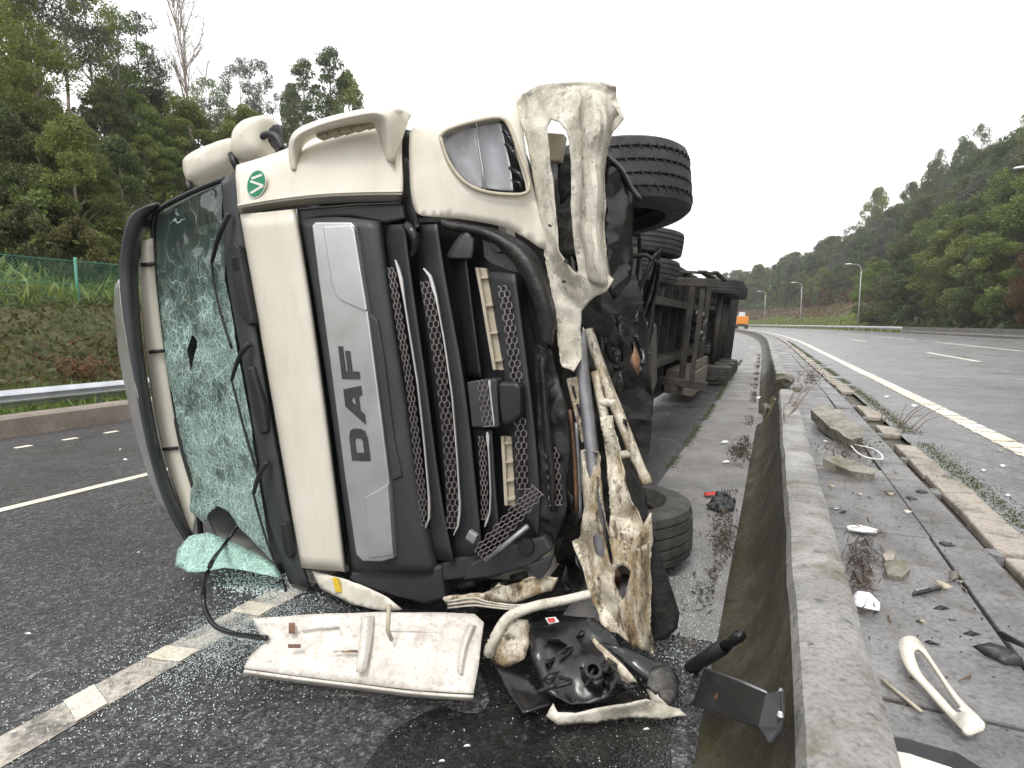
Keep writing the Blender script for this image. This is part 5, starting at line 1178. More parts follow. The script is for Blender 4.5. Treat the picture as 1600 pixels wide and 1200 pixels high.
for s in np.arange(106, 330, 6.0):
    far_tree(35 + random.uniform(-2, 2), s, random.uniform(7, 10), random.choice(['broad', 'broad', 'euca']), random.choice(['leaf_dark', 'leaf_mid']), 'tree at the top edge of the mown cut slope', 1.1)
for s in np.arange(58, 200, 6.0):                        # ragged crest
    far_tree((40 if s < 100 else 50) + random.uniform(-6, 9), s + random.uniform(-3, 3), random.uniform(15, 22), random.choice(['euca', 'euca', 'broad']), random.choice(['leaf_euca', 'leaf_dark', 'leaf_mid']), 'tall tree standing out along the crest of the far wooded hill', .62)
for s, o, h in ((56, 20.2, 7.0), (53, 21.5, 8.5), (50, 19.8, 6.0), (59.5, 21.5, 6.5)):
    far_tree(o, s, h, 'broad', 'leaf_brown', 'autumn tree at the edge of the far wood', 1.1)
for s in np.arange(112, 190, 7.0):
    far_tree(31.5 + random.uniform(-1, 1), s, random.uniform(2.5, 4.5), 'shrub', 'leaf_brown', 'bush along the top of the mown cut slope', .6)

def scatter(n, fn):
    C, Z = [], []
    while len(C) < n:
        p = fn()
        if p is not None: C.append(p)
    return np.array([tuple(c) for c in C])
def bank_pt():
    o, s = random.uniform(-17.6, -12.0), random.uniform(-1, 34)
    z = hland(o, s); 
    return RP(o, s, z + abs(random.gauss(0, .12)))
C = scatter(26000, bank_pt)
tn = np.array([.45 + .5 * noise.noise(Vector(c) * .9) for c in C]) + rng.normal(0, .15, len(C))
tag(link('bank_undergrowth', leaves('bank_undergrowth', C, rng.uniform(.07, .20, len(C)), tn, 2.4), 'leaf_olive'), 'ivy and brambles covering the cut bank below the fence', 'undergrowth', kind='stuff')
def brown_pt():
    o, s = random.uniform(-16.2, -12.8), random.uniform(-1, 30)
    if noise.noise(Vector((o * .6, s * .45, 3.3))) < 0.05: return None
    return RP(o, s, hland(o, s) + abs(random.gauss(0, .10)))
C = scatter(4500, brown_pt)
tag(link('dry_bracken', leaves('dry_bracken', C, rng.uniform(.08, .24, len(C)), rng.normal(.5, .2, len(C)), 4.0), 'leaf_brown'), 'dry brown bracken patches on the cut bank', 'bracken', kind='stuff')
def grass_pt():
    o, s = random.uniform(-13.0, -11.36), random.uniform(-1, 40)
    return RP(o, s, hland(o, s) + random.uniform(.03, .12))
C = scatter(16000, grass_pt)
tag(link('verge_grass', leaves('verge_grass', C, rng.uniform(.12, .30, len(C)), rng.normal(.55, .2, len(C)), 9.0, 0, 2.2), 'grass'), 'bright green grass along the foot of the bank', 'grass', kind='stuff')
def plateau_pt():
    o, s = random.uniform(-21, -16.0), random.uniform(0, 40)
    return RP(o, s, hland(o, s) + random.uniform(.05, .5))
C = scatter(14000, plateau_pt)
tag(link('fence_grass', leaves('fence_grass', C, rng.uniform(.25, .6, len(C)), rng.normal(.6, .2, len(C)), 9.0, 0, 1.6), 'grass'), 'tall green grass around the mesh fence', 'grass', kind='stuff')
def forest_pt():
    o, s = random.uniform(-48, -18), random.uniform(-4, 75)
    return RP(o, s, hland(o, s) + abs(random.gauss(.3, .7)))
C = scatter(60000, forest_pt)
tag(link('forest_undergrowth', leaves('forest_undergrowth', C, rng.uniform(.12, .32, len(C)), rng.normal(.45, .2, len(C)), 2.2), 'leaf_mid'), 'dark undergrowth between the trees above the fence', 'undergrowth', kind='stuff')
def far_pt():
    s = random.uniform(40, 250); o = random.uniform(19, 50) if s < 104 else random.uniform(31, 60)
    return RP(o, s, hland(o, s) + abs(random.gauss(.4, 1.0)))
C = scatter(30000, far_pt)
tag(link('far_undergrowth', leaves('far_undergrowth', C, rng.uniform(.5, 1.2, len(C)), rng.normal(.35, .2, len(C)), 2.0), 'leaf_dark'), 'dark undergrowth of the far wood', 'undergrowth', kind='stuff')
def slope_pt():
    s = random.uniform(74, 280); o = random.uniform(16.6, 30)
    if o > 24 + 3 * noise.noise(Vector((s * .05, 2, 2))): return None
    return RP(o, s, hland(o, s) + random.uniform(.05, .2))
C = scatter(22000, slope_pt)
tag(link('mown_grass', leaves('mown_grass', C, rng.uniform(.4, .8, len(C)), rng.normal(.65, .18, len(C)), 3.0, 0, 1.0), 'grass'), 'mown grass on the cut slope beyond the far carriageway', 'grass', kind='stuff')
def slope2_pt():
    s = random.uniform(74, 280); o = random.uniform(22, 34)
    if o < 24 + 3 * noise.noise(Vector((s * .05, 2, 2))): return None
    return RP(o, s, hland(o, s) + random.uniform(.02, .3))
C = scatter(12000, slope2_pt)
tag(link('slope_bracken', leaves('slope_bracken', C, rng.uniform(.3, .8, len(C)), rng.normal(.35, .2, len(C)), 3.0), 'leaf_brown'), 'brown dead bracken along the top of the cut slope', 'bracken', kind='stuff')
def moss_pt():
    s = random.uniform(1, 40) ** 1; o = random.gauss(1.29, .05) + ms(s)
    if noise.noise(Vector((s * 1.3, 0, 9))) < -.2: return None
    return RP(o, s, ZR + random.uniform(.001, .006))
C = scatter(26000, moss_pt)
tag(link('kerb_moss', leaves('kerb_moss', C, rng.uniform(.006, .018, len(C)), rng.normal(.5, .2, len(C)), 1.6), 'mossm'), 'strip of moss between the slotted kerb and the asphalt', 'moss', kind='stuff')
def joint_pt():
    s = random.uniform(4.5, 26); o = random.gauss(-.95, .03) + ms(s)
    if noise.noise(Vector((s * .8, 4, 9))) < -.1: return None
    return RP(o, s, zl(o) + random.uniform(.006, .014))
C = scatter(7000, joint_pt)
tag(link('joint_moss', leaves('joint_moss', C, rng.uniform(.008, .022, len(C)), rng.normal(.5, .2, len(C)), 1.8), 'mossm'), 'moss along the joint of the concrete strip', 'moss', kind='stuff')
fern = empty('dead_fern', RP(-13.05, 5.5, 0.1))
C = []
for px, py in ((130, 555),):
    p = hit(px, py, RP(-13.1, 5, 0), (RP(1, 5) - RP(0, 5)).normalized())
fern.location = (p.x, p.y, 0.0)
V = []; C = []
for k in range(46):
    a = random.uniform(0, 6.28); l = random.uniform(.3, .75)
    for t in np.linspace(.1, 1, 16): C.append((math.cos(a) * l * t * .7, math.sin(a) * l * t * .7, .95 * l * math.sin(t * 2.3) + .05 + .15 * (1 - t)))
C = np.array(C) + rng.normal(0, .02, (len(C), 3))
fr_ = link('frond', leaves('frond', C, rng.uniform(.06, .16, len(C)), rng.normal(.6, .2, len(C)), 5.0), 'leaf_brown', fern); fr_['kind'] = 'stuff'
tag(fern, 'clump of dead russet fern at the foot of the bank behind the crash barrier', 'fern')

# ------------------------------------------------------------------ damp air
hz = box('haze', (150, 210, 44.25), (1900, 1900, 91.5), 'cream'); hz['kind'] = 'stuff'
hm_ = bpy.data.materials.new('damp_air'); hm_.use_nodes = True; t = hm_.node_tree; t.nodes.clear()
ho = t.nodes.new('ShaderNodeOutputMaterial'); hv = t.nodes.new('ShaderNodeVolumePrincipled'); hv.inputs['Color'].default_value = (0.95, 0.96, 0.97, 1); hv.inputs['Density'].default_value = 0.0006
t.links.new(hv.outputs[0], ho.inputs['Volume']); hz.data.materials.clear(); hz.data.materials.append(hm_)

# ------------------------------------------------------------------ things lying about
def on(px, py, z): return G(px, py, z)
def loose_sheet(name, pts, mat, label, cat, thick=.006, amp=.01, freq=8, res=.04, group=None, parent=None, smooth=True, seed=0.0):
    """a dented sheet through surveyed points (column, row, height above the datum)"""
    P = [on(x, y, z) for x, y, z in pts]
    c = sum(P, Vector()) / len(P); c.z = min(p.z for p in P)
    r = parent
    o = sheet(name, None, mat, None, P=[p - c for p in P] if r is None else [p - r.location for p in P], res=res, thick=thick, amp=amp, freq=freq, relax=2, seed=seed, smooth=smooth)
    if smooth: o.data.set_sharp_from_angle(angle=math.radians(42))
    if r is None: o.location = c; tag(o, label, cat, group)
    else: o.parent = r
    return o
# detached inner face of a corner panel, lying on the road
c0 = on(565, 1060, 0.0); PN = empty('detached_panel', c0); tag(PN, 'dirty cream body panel torn off and lying face down on the road', 'body panel')
pp = [(396, 966, .19), (470, 962, .20), (590, 958, .21), (680, 959, .21), (742, 961, .21), (756, 974, .19), (748, 1040, .09), (740, 1086, .03), (650, 1080, .03), (560, 1069, .03), (470, 1058, .03), (382, 1046, .04), (392, 1028, .06), (416, 1006, .10), (410, 992, .13)]
loose_sheet('panel_skin', pp, 'panel_in', None, None, .012, .006, 6, .05, parent=PN)
def on_panel(px, py, lift=.0):
    t = min(max((py - 960) / 122, 0), 1); z = .20 - .17 * t + lift; return on(px, py, z) - c0
loft('panel_flange', [[on_panel(382, 1046, .02), on_panel(470, 1058, .02), on_panel(560, 1069, .02), on_panel(650, 1080, .02), on_panel(740, 1086, .02)], [on_panel(382, 1052, -.01), on_panel(470, 1064, -.01), on_panel(560, 1075, -.01), on_panel(650, 1086, -.01), on_panel(739, 1092, -.01)]], 'panel_in', PN, 4, 3, .01)
loft('panel_rib', [[on_panel(564, 962, .01), on_panel(562, 1000, .01), on_panel(556, 1050, .01)], [on_panel(572, 962, .028), on_panel(570, 1000, .026), on_panel(563, 1050, .02)], [on_panel(586, 962, .01), on_panel(582, 1000, .01), on_panel(572, 1050, .01)]], 'panel_in', PN, 4, 4, .006)
loft('panel_rib', [[on_panel(728, 978, .01), on_panel(718, 1010, .01), on_panel(714, 1048, .01)], [on_panel(738, 976, .035), on_panel(726, 1010, .03), on_panel(718, 1052, .02)], [on_panel(746, 978, .01), on_panel(732, 1012, .01), on_panel(724, 1056, .01)]], 'panel_in', PN, 4, 4, .006)
for a, b in (((610, 985), (720, 992)), ((470, 985), (530, 980)), ((520, 1018), (560, 1018))):
    tube('panel_stiffener', [on_panel(*a, .008), on_panel((a[0] + b[0]) / 2, (a[1] + b[1]) / 2 - 2, .012), on_panel(*b, .008)], .005, 'panel_in', PN, 6)
for (x, y, sx, sy) in ((456, 982, 5, 8), (460, 1010, 10, 2.5), (546, 1018, 12, 1.5)):
    prism('panel_slot', [on_panel(x - sx, y - sy, .012), on_panel(x + sx, y - sy, .012), on_panel(x + sx, y + sy, .012), on_panel(x - sx, y + sy, .012)], (0, 0, .003), 'rust', PN, 0)
tube('torn_strap', [on_panel(608, 945, .12), on_panel(606, 985, .06), on_panel(612, 1000, .03)], .010, 'clip', PN, 5)
# cable from the cab
cb_ = [hit(372, 820, _co + _cw * .12, _cw), hit(350, 852, _co + _cw * .0, _cw), on(330, 880, .32), on(319, 920, .16), on(320, 950, .08), on(336, 978, .04), on(366, 990, .05), on(396, 994, .10), on(416, 997, .14)]
c1 = Vector((cb_[4].x, cb_[4].y, 0)); cable = tube('rubber_seal_strip', [p - c1 for p in cb_], .012, 'gloss', None, 10, curve=6); cable.location = c1
tag(cable, 'black rubber strip curling from the broken windscreen down to the torn panel', 'rubber strip')

# broken bumper end below the wreck
B0 = on(910, 1060, 0.0); BE = empty('bumper_end', B0); tag(BE, 'broken bumper end with glossy black innards heaped below the wreck', 'bumper')
def bs(nm, pts, mat, thick=.008, amp=.012, freq=8, res=.035, seed=0.0): return loose_sheet(nm, pts, mat, None, None, thick, amp, freq, res, None, BE, True, seed)
def bt(nm, pts, r, mat, n=8, r1=None): return tube(nm, [on(*p) - B0 for p in pts], r, mat, BE, n, r1, True, 4)
bt('cream_edge_roll', [(764, 1022, .10), (770, 1004, .16), (788, 972, .24), (806, 958, .27), (840, 946, .28), (880, 938, .28), (922, 928, .30)], .026, 'wreck', 8, .020)
bs('cream_skin', [(762, 1012, .12), (776, 988, .20), (800, 966, .25), (824, 968, .22), (828, 1000, .15), (820, 1030, .10), (790, 1042, .06), (772, 1036, .06)], 'wreck2', seed=2)
bs('black_tray', [(770, 1036, .06), (790, 1042, .06), (824, 1058, .05), (856, 1092, .02), (862, 1104, .02), (818, 1117, .01), (792, 1082, .01)], 'gloss', seed=3)
bs('black_innards', [(824, 972, .20), (870, 960, .22), (930, 965, .22), (960, 1000, .16), (975, 1040, .10), (985, 1072, .05), (950, 1098, .03), (890, 1100, .03), (850, 1080, .05), (834, 1040, .10)], 'gloss', .006, .03, 6, .035, 4)
bs('black_flange', [(926, 1000, .15), (960, 1008, .16), (1012, 1028, .12), (1050, 1046, .10), (1060, 1075, .06), (1030, 1080, .05), (980, 1050, .08)], 'gloss', .006, .02, 6, .035, 5)
bs('cream_strip', [(924, 1000, .16), (930, 998, .17), (980, 1045, .11), (996, 1064, .08), (984, 1066, .07), (950, 1036, .11)], 'wreck2', seed=6)
bs('cream_strip', [(1012, 1078, .05), (1020, 1080, .06), (1052, 1110, .03), (1072, 1118, .02), (1048, 1112, .02), (1020, 1100, .03)], 'wreck', seed=7)
lip = [(854, 1118, .02), (866, 1100, .05), (872, 1112, .04), (900, 1114, .04), (940, 1104, .06), (985, 1098, .07), (1010, 1092, .08), (1026, 1096, .06), (1060, 1108, .03), (1074, 1120, .02), (1040, 1120, .01), (980, 1121, .0), (920, 1127, .0), (872, 1130, .0)]
bs('cream_lip', lip, 'wreck', .008, .012, 10, .03, 8)
bs('scuffed_end_cap', [(1018, 1046, .12), (1044, 1040, .13), (1060, 1066, .09), (1062, 1092, .05), (1048, 1106, .03), (1030, 1088, .05), (1010, 1070, .08)], 'sooty', .01, .02, 10, .03, 9)
for k in range(16):
    x, y = random.uniform(850, 960), random.uniform(985, 1085)
    bt('broken_clip', [(x, y, .12), (x + random.uniform(-18, 18), y + random.uniform(-8, 12), .14), (x + random.uniform(-30, 30), y + random.uniform(-14, 20), .10)], random.uniform(.005, .013), random.choice(['gloss', 'black', 'gloss']), 6)
for k in range(9):
    x, y = random.uniform(836, 985), random.uniform(975, 1085); a, l = random.uniform(0, 6.28), random.uniform(18, 46); dx, dy = math.cos(a) * l, math.sin(a) * l * .6; z_ = .17 - .14 * (y - 975) / 110
    bs('plastic_fragment', [(x, y, z_ + .03), (x + dx * .5 - dy * .25, y + dy * .5 + dx * .12, z_ + random.uniform(.03, .10)), (x + dx, y + dy, z_ + random.uniform(0, .09)), (x + dx * .6 + dy * .3, y + dy * .6 - dx * .12, z_ + random.uniform(0, .05))], random.choice(['gloss', 'gloss', 'black', 'sooty']), .005, .006, 9, .08, k)
lathe('lamp_socket', [(.022, .05), (.035, .05), (.045, .0), (.03, -.02), (.018, -.02)], 18, 'gloss', BE, Matrix.Translation(on(925, 1055, .12) - B0) @ Matrix.Rotation(.6, 4, 'X'), True, False)
bs('label_scrap', [(852, 966, .25), (868, 964, .26), (874, 972, .25), (858, 976, .24)], 'white', .003, .004); bs('label_scrap', [(855, 967, .262), (866, 966, .265), (868, 971, .26), (858, 973, .257)], 'red', .002, .0)

# black bar and mud flap leaning on the wall
wf_n = (Vector((1, 0, 0)) * math.cos(TH0) - Vector((0, 1, 0)) * math.sin(TH0)).normalized()
wf_s = (wf_n * -.88 + Vector((0, 0, 1)) * .47).normalized()      # the leaning face of the wall
def wallp(px, py, lift=.015): return hit(px, py, RP(-.17, 2, .02) + wf_s * lift, wf_s)
pa, pb = wallp(1060, 1056, .04), wallp(1158, 992, .05)
d = (pb - pa).normalized(); bc = Vector((pa.x, pa.y, max(pa.z, 0)))
BB = empty('black_bar', bc); tag(BB, 'black plastic bar propped against the foot of the median wall', 'bar')
tube('bar_tube', [pa - bc, pa + d * (pb - pa).length * .78 - bc], .030, 'black', BB, 6); tube('bar_tip', [pa + d * (pb - pa).length * .76 - bc, pb - bc], .021, 'gloss', BB, 6)
fp = [wallp(x, y, .03 + (.03 if 1180 < x < 1215 else 0)) for x, y in ((1104, 1047), (1160, 1068), (1205, 1088), (1216, 1092), (1227, 1082), (1229, 1112), (1222, 1140), (1206, 1163), (1192, 1143), (1130, 1118), (1086, 1104))]
fc = sum(fp, Vector()) / len(fp); fc.z = min(p.z for p in fp)
FL = prism('mud_flap', [p - fc for p in fp], wf_s * .012, 'black', None, .004); FL.location = fc; tag(FL, 'black plastic plate with curved end leaning on the mossy wall face', 'plate')
tube('plate_rim', [p - fc + wf_s * .010 for p in fp[:5]], .006, 'steelgrey', FL, 6); lathe('bolt', [(0, .008), (.005, .008), (.008, 0), (0, 0)], 10, 'bright', FL, Matrix.Translation(wallp(1219, 1118, .045) - fc), True, False)
for x, y in ((1120, 1088), (1182, 1112)): lathe('rust_spot', [(0, .004), (.012, .004), (.014, 0), (0, 0)], 10, 'rust', FL, Matrix.Translation(wallp(x, y, .044) - fc) @ wf_s.to_track_quat('Z', 'Y').to_matrix().to_4x4(), True, False)

# cream trim with a long slot, on the median paving
def ring_piece(name, outer, inner, z, th, mat, label, cat):
    P = [on(x, y, z + h) for x, y, h in outer]; Q = [on(x, y, z + h) for x, y, h in inner]; c = sum(P, Vector()) / len(P); c.z = z
    A = spline(P, 4, True); B = spline(Q, 4, True); n_ = len(A); m_ = len(B)
    bm = bmesh.new(); va = [bm.verts.new(p - c) for p in A]; vb = [bm.verts.new(p - c) for p in B]
    ed = [bm.edges.new((va[i], va[(i + 1) % n_])) for i in range(n_)] + [bm.edges.new((vb[i], vb[(i + 1) % m_])) for i in range(m_)]
    bmesh.ops.triangle_fill(bm, use_beauty=True, edges=ed)
    bmesh.ops.recalc_face_normals(bm, faces=bm.faces)
    if sum(f.normal.z for f in bm.faces) < 0: bmesh.ops.reverse_faces(bm, faces=bm.faces)
    o = from_bm(name, bm, mat, None, True, False); o.location = c; solid(o, th, -1); tag(o, label, cat); return o
tp = ring_piece('lamp_trim', [(1404, 1008, .05), (1412, 995, .06), (1430, 995, .06), (1445, 1012, .05), (1470, 1050, .05), (1500, 1090, .05), (1528, 1118, .06), (1538, 1134, .05), (1526, 1146, .03), (1505, 1140, .03), (1480, 1115, .03), (1445, 1075, .03), (1415, 1040, .04)],
                [(1428, 1020, .055), (1434, 1012, .055), (1444, 1020, .05), (1470, 1058, .05), (1494, 1094, .05), (1503, 1108, .05), (1494, 1112, .04), (1470, 1086, .035), (1440, 1052, .04)], ZR + .005, .012, 'cream', 'cream oval trim with long slot lying on the median paving', 'trim')
def flat_bit(name, pts, z, mat, label, cat, th=.01, group=None, amp=.004):
    return loose_sheet(name, [(x, y, z + h) for x, y, h in pts], mat, label, cat, th, amp, 14, .03, group)
rod_a, rod_b = on(1378, 1062, ZR + .012), on(1440, 1112, ZR + .010)
rd_ = tube('white_rod', [rod_a - rod_a, rod_b - rod_a], .0055, 'clip', None, 6); rd_.location = rod_a; tag(rd_, 'thin pale rod lying beside the slotted cream trim', 'rod')
# dark tray with cream edge, cut by the lower edge of the view
tz = ZR + .01; tq = [on(1386, 1164, tz + .03), on(1420, 1170, tz + .03), on(1492, 1196, tz + .03), on(1560, 1232, tz), on(1500, 1290, tz), on(1400, 1260, tz), on(1384, 1210, tz)]
tcn_ = sum(tq, Vector()) / len(tq); tcn_.z = ZR
TRY = prism('black_tray', [p - tcn_ for p in tq], (0, 0, .03), 'black', None, .008); TRY.location = tcn_; tag(TRY, 'black-edged cream panel piece lying on the paving against the wall coping', 'panel piece')
tq2 = [on(1398, 1176, tz + .062), on(1420, 1180, tz + .062), on(1486, 1204, tz + .062), on(1540, 1236, tz + .035), on(1490, 1275, tz + .035), on(1408, 1250, tz + .035)]
prism('cream_inlay', [p - tcn_ for p in tq2], (0, 0, .006), 'cream', TRY, .003)
# broken coping slabs
def chunk(name, top, th, z, mat, label, cat, tilt=None, rough=.012):
    P = [on(x, y, z + h) for x, y, h in top]; c = sum(P, Vector()) / len(P); c.z = z
    bm = bmesh.new(); a = [bm.verts.new(p - c) for p in P]; b = [bm.verts.new(p - c - Vector((0, 0, th)) + (p - c) * -.06) for p in P]
    bm.faces.new(a); bm.faces.new(b[::-1]); L = len(P)
    for i in range(L): bm.faces.new((a[i], b[i], b[(i + 1) % L], a[(i + 1) % L]))
    bmesh.ops.triangulate(bm, faces=bm.faces)
    for _ in range(3): bmesh.ops.subdivide_edges(bm, edges=[e for e in bm.edges if e.calc_length() > .05], cuts=1); bmesh.ops.triangulate(bm, faces=[f for f in bm.faces if len(f.verts) > 3])
    for v in bm.verts: v.co += noise.noise_vector(v.co * 7) * rough + noise.noise_vector(v.co * 22) * rough * .5
    o = from_bm(name, bm, mat, None, False); o.location = c; tag(o, label, cat); return o
chunk('broken_slab', [(1266, 640, .16), (1284, 632, .20), (1310, 640, .20), (1350, 672, .14), (1346, 684, .10), (1330, 688, .09), (1290, 662, .13)], .10, ZR, 'conc_moss', 'large mossy slab of broken coping tilted on the median paving', 'concrete slab')
chunk('broken_slab', [(1284, 716, .09), (1310, 712, .10), (1340, 724, .08), (1370, 734, .06), (1366, 742, .05), (1338, 738, .05), (1304, 726, .06)], .06, ZR, 'conc_moss', 'thin jagged slab of broken concrete in front of the larger one', 'concrete slab', None, .014)
chunk('stone', [(1378, 880, .06), (1396, 874, .08), (1418, 880, .07), (1424, 890, .05), (1408, 900, .03), (1384, 896, .03)], .06, ZR, 'conc_moss', 'fist-sized dark broken stone on the median paving', 'stone', None, .015)
chunk('stone', [(1376, 866, .05), (1390, 860, .06), (1400, 866, .05), (1394, 874, .04), (1382, 874, .04)], .04, ZR, 'conc_stone', 'pale broken stone behind the fist-sized dark one', 'stone', None, .012)
lw = [(1328, 694, .03), (1338, 706, .05), (1352, 714, .06), (1376, 718, .03), (1378, 712, .04), (1366, 702, .06), (1346, 697, .05), (1330, 694, .03)]
lw0 = on(1350, 706, ZR); lo_ = tube('plastic_loop', [on(x, y, ZR + h) - lw0 for x, y, h in lw], .007, 'white', None, 6, curve=4); lo_.location = lw0; tag(lo_, 'thin white plastic loop beside the broken slabs', 'plastic loop')
branch0 = RP(.30 + ms(7.6), 7.4, ZR + .14)
BR = empty('dead_branch', branch0); tag(BR, 'dead grey branch lying across the coping by the broken gap', 'branch')
for k, (a, b) in enumerate((((1228, 655), (1275, 596)), ((1236, 640), (1262, 606)), ((1232, 632), (1252, 600)), ((1226, 660), (1240, 628)))):
    qa, qb = on(*a, ZR + .15), on(*b, ZR + .20); md = (qa + qb) / 2 + Vector((random.uniform(-.05, .05), random.uniform(-.05, .05), .05))
    tube('twig', [qa - branch0, md - branch0, qb - branch0], .012 - k * .002, 'twig', BR, 6, .004, curve=3)
br2 = on(1408, 668, ZR); B2 = empty('dead_weed', br2); tag(B2, 'dry brown weed stalks growing out of the slotted kerb', 'weed')
for k in range(9):
    a = Vector((random.uniform(-.05, .05), random.uniform(-.3, .3), 0)); b = a + Vector((random.uniform(-.05, .28), random.uniform(-.2, .2), random.uniform(.10, .26)))
    tube('stalk', [a, (a + b) / 2 + Vector((0, 0, .04)), b], .006, 'twig', B2, 5, .002, curve=3)
# named pieces on the paving
flat_bit('plastic_shard', [(1322, 824, .02), (1340, 822, .025), (1372, 830, .02), (1370, 834, .015), (1345, 832, .02), (1326, 830, .01)], ZR, 'white', 'narrow white plastic shard on the paving near the coping', 'shard')
flat_bit('lens_shard', [(1332, 930, .03), (1340, 924, .05), (1358, 928, .05), (1376, 944, .03), (1374, 955, .02), (1352, 950, .03), (1336, 948, .01)], ZR, 'reflector', 'crumpled silvery lamp fragment against the coping', 'shard', .004, None, .012)
flat_bit('plastic_shard', [(1518, 1010, .03), (1545, 1004, .05), (1580, 1018, .04), (1600, 1030, .03), (1600, 1042, .01), (1570, 1038, .01), (1540, 1026, .01)], ZR, 'black', 'big jagged black plastic shard on the paving beside the slotted kerb', 'shard', .006, None, .015)
flat_bit('plastic_shard', [(1556, 986, .05), (1566, 986, .06), (1610, 1010, .05), (1612, 1018, .04), (1570, 1000, .03)], ZR, 'black', 'long black plastic strip lying over the big jagged shard', 'shard', .006, None, .006)
flat_bit('plastic_shard', [(1460, 906, .02), (1478, 912, .03), (1488, 918, .02), (1478, 922, .01), (1466, 916, .01)], ZR, 'clip', 'cream chip of plastic between the paving slabs', 'shard')
flat_bit('plastic_shard', [(1482, 896, .02), (1496, 894, .03), (1498, 904, .02), (1486, 908, .01)], ZR, 'wood', 'brown chip of plastic beside the cream chip', 'shard')
flat_bit('metal_strip', [(1425, 928, .012), (1470, 918, .016), (1471, 922, .012), (1426, 932, .008)], ZR, 'sooty', 'thin dark metal strip across the paving slabs', 'strip')
flat_bit('metal_strip', [(1428, 922, .02), (1452, 918, .022), (1453, 921, .018), (1430, 926, .015)], ZR, 'steelgrey', 'short grey metal strip touching the thin dark one', 'strip')
SH = 'small dark plastic shard scattered on the median paving'
for x, y in ((1306, 794), (1316, 800), (1390, 770), (1440, 768), (1480, 850), (1470, 950), (1488, 968), (1436, 970), (1518, 990), (1424, 778), (1510, 922), (1456, 1004)):
    s_ = random.uniform(.6, 1.6); e_ = random.uniform(-2, 2)
    flat_bit('plastic_shard', [(x - 9 * s_, y + e_, .004), (x - 3 + e_, y - 3 * s_, .014), (x + 5 * s_, y - 1 - e_, .012), (x + 10 * s_, y + 2 - e_, .006), (x + 2 * e_, y + 2.5 * s_, .004)], ZR, random.choice(['black', 'sooty', 'black', 'steelgrey']), SH, 'shard', .003, 'shards on the median paving', .002)
CHP = 'small pale plastic chip scattered on the median paving'
for x, y in ((1392, 772), (1350, 745), (1300, 760), (1500, 910), (1440, 972), (1344, 772), (1310, 660), (1290, 690), (1418, 800)):
    s_ = random.uniform(.5, 1.1)
    flat_bit('plastic_chip', [(x - 7 * s_, y, .005), (x - 2, y - 3 * s_, .02), (x + 7 * s_, y, .02), (x, y + 3 * s_, .005)], ZR, random.choice(['white', 'clip', 'panel_in']), CHP, 'chip', .006, 'chips on the median paving')
TW = 'dry twig lying on the median paving'
for k in range(16):
    x, y = random.choice([(random.uniform(1325, 1400), random.uniform(820, 980)), (random.uniform(1290, 1420), random.uniform(690, 800)), (random.uniform(1420, 1560), random.uniform(860, 1060))])
    a, l = random.uniform(0, 3.14), random.uniform(8, 26); q0 = on(x, y, ZR + .008)
    q1, q2 = on(x + math.cos(a) * l * .5 + random.uniform(-3, 3), y + math.sin(a) * l * .4, ZR + .014), on(x + math.cos(a) * l, y + math.sin(a) * l * .8, ZR + .008)
    o = tube('twig', [q0 - q0, q1 - q0, q2 - q0], .004, 'twig', None, 5, .002, curve=3); o.location = q0; tag(o, TW, 'twig', 'twigs on the median paving')
# on the concrete strip by the wall
flat_bit('plastic_shard', [(1104, 790, .02), (1122, 768, .09), (1134, 768, .10), (1150, 782, .05), (1148, 796, .02), (1124, 800, .01)], 0, 'black', 'crumpled black plastic piece at the foot of the wall behind the front wheel', 'shard', .006, None, .03)
flat_bit('cable_scrap', [(1100, 770, .01), (1124, 768, .03), (1126, 772, .03), (1102, 775, .01)], 0, 'red', 'thin red scrap beside the crumpled black plastic piece', 'scrap', .004)
flat_bit('cable_scrap', [(1106, 788, .01), (1120, 780, .03), (1123, 784, .03), (1108, 792, .01)], 0, 'red', 'short red scrap under the crumpled black plastic piece', 'scrap', .004)
WS = 'white scrap of plastic on the concrete strip beside the wall'
for x, y in ((1132, 691), (1134, 722), (1187, 622)):
    flat_bit('plastic_chip', [(x - 6, y + 1, .01), (x - 3, y - 2, .02), (x + 3, y - 2.5, .03), (x + 7, y, .02), (x + 1, y + 1, .01)], 0, 'white', WS, 'chip', .006, 'scraps on the concrete strip')
# single chips on the near carriageway
RC_ = 'small white chip lying alone on the near carriageway'
for x, y, g in ((196, 718, .5), (188, 702, .3), (45, 990, .8), (216, 863, .4), (730, 1165, .9), (690, 1190, .8), (1010, 1140, .8)):
    flat_bit('plastic_chip', [(x - 7 * g, y + 1, .004), (x - 4 * g, y - 2 * g, .010), (x + 2 * g, y - 3 * g, .014), (x + 6 * g, y, .010), (x + 1, y + 1.5 * g, .004)], zl(-3) if x < 300 else 0.0, 'white', RC_, 'chip', .004, 'chips on the near carriageway')
RR_ = 'small pale chip lying alone on the far carriageway'
for x, y in ((1385, 620), (1562, 704), (1566, 728), (1574, 774), (1428, 634), (1536, 735)):
    flat_bit('plastic_chip', [(x - 5, y, .004), (x - 1, y - 2.5, .02), (x + 6, y, .012), (x, y + 2, .004)], ZR, random.choice(['white', 'panel_in', 'conc_stone']), RR_, 'chip', .004, 'chips on the far carriageway')

def road_z(p):
    o = p.x * math.cos(TH0) - p.y * math.sin(TH0); return max(zl(min(o, 0)), -.4) + .006
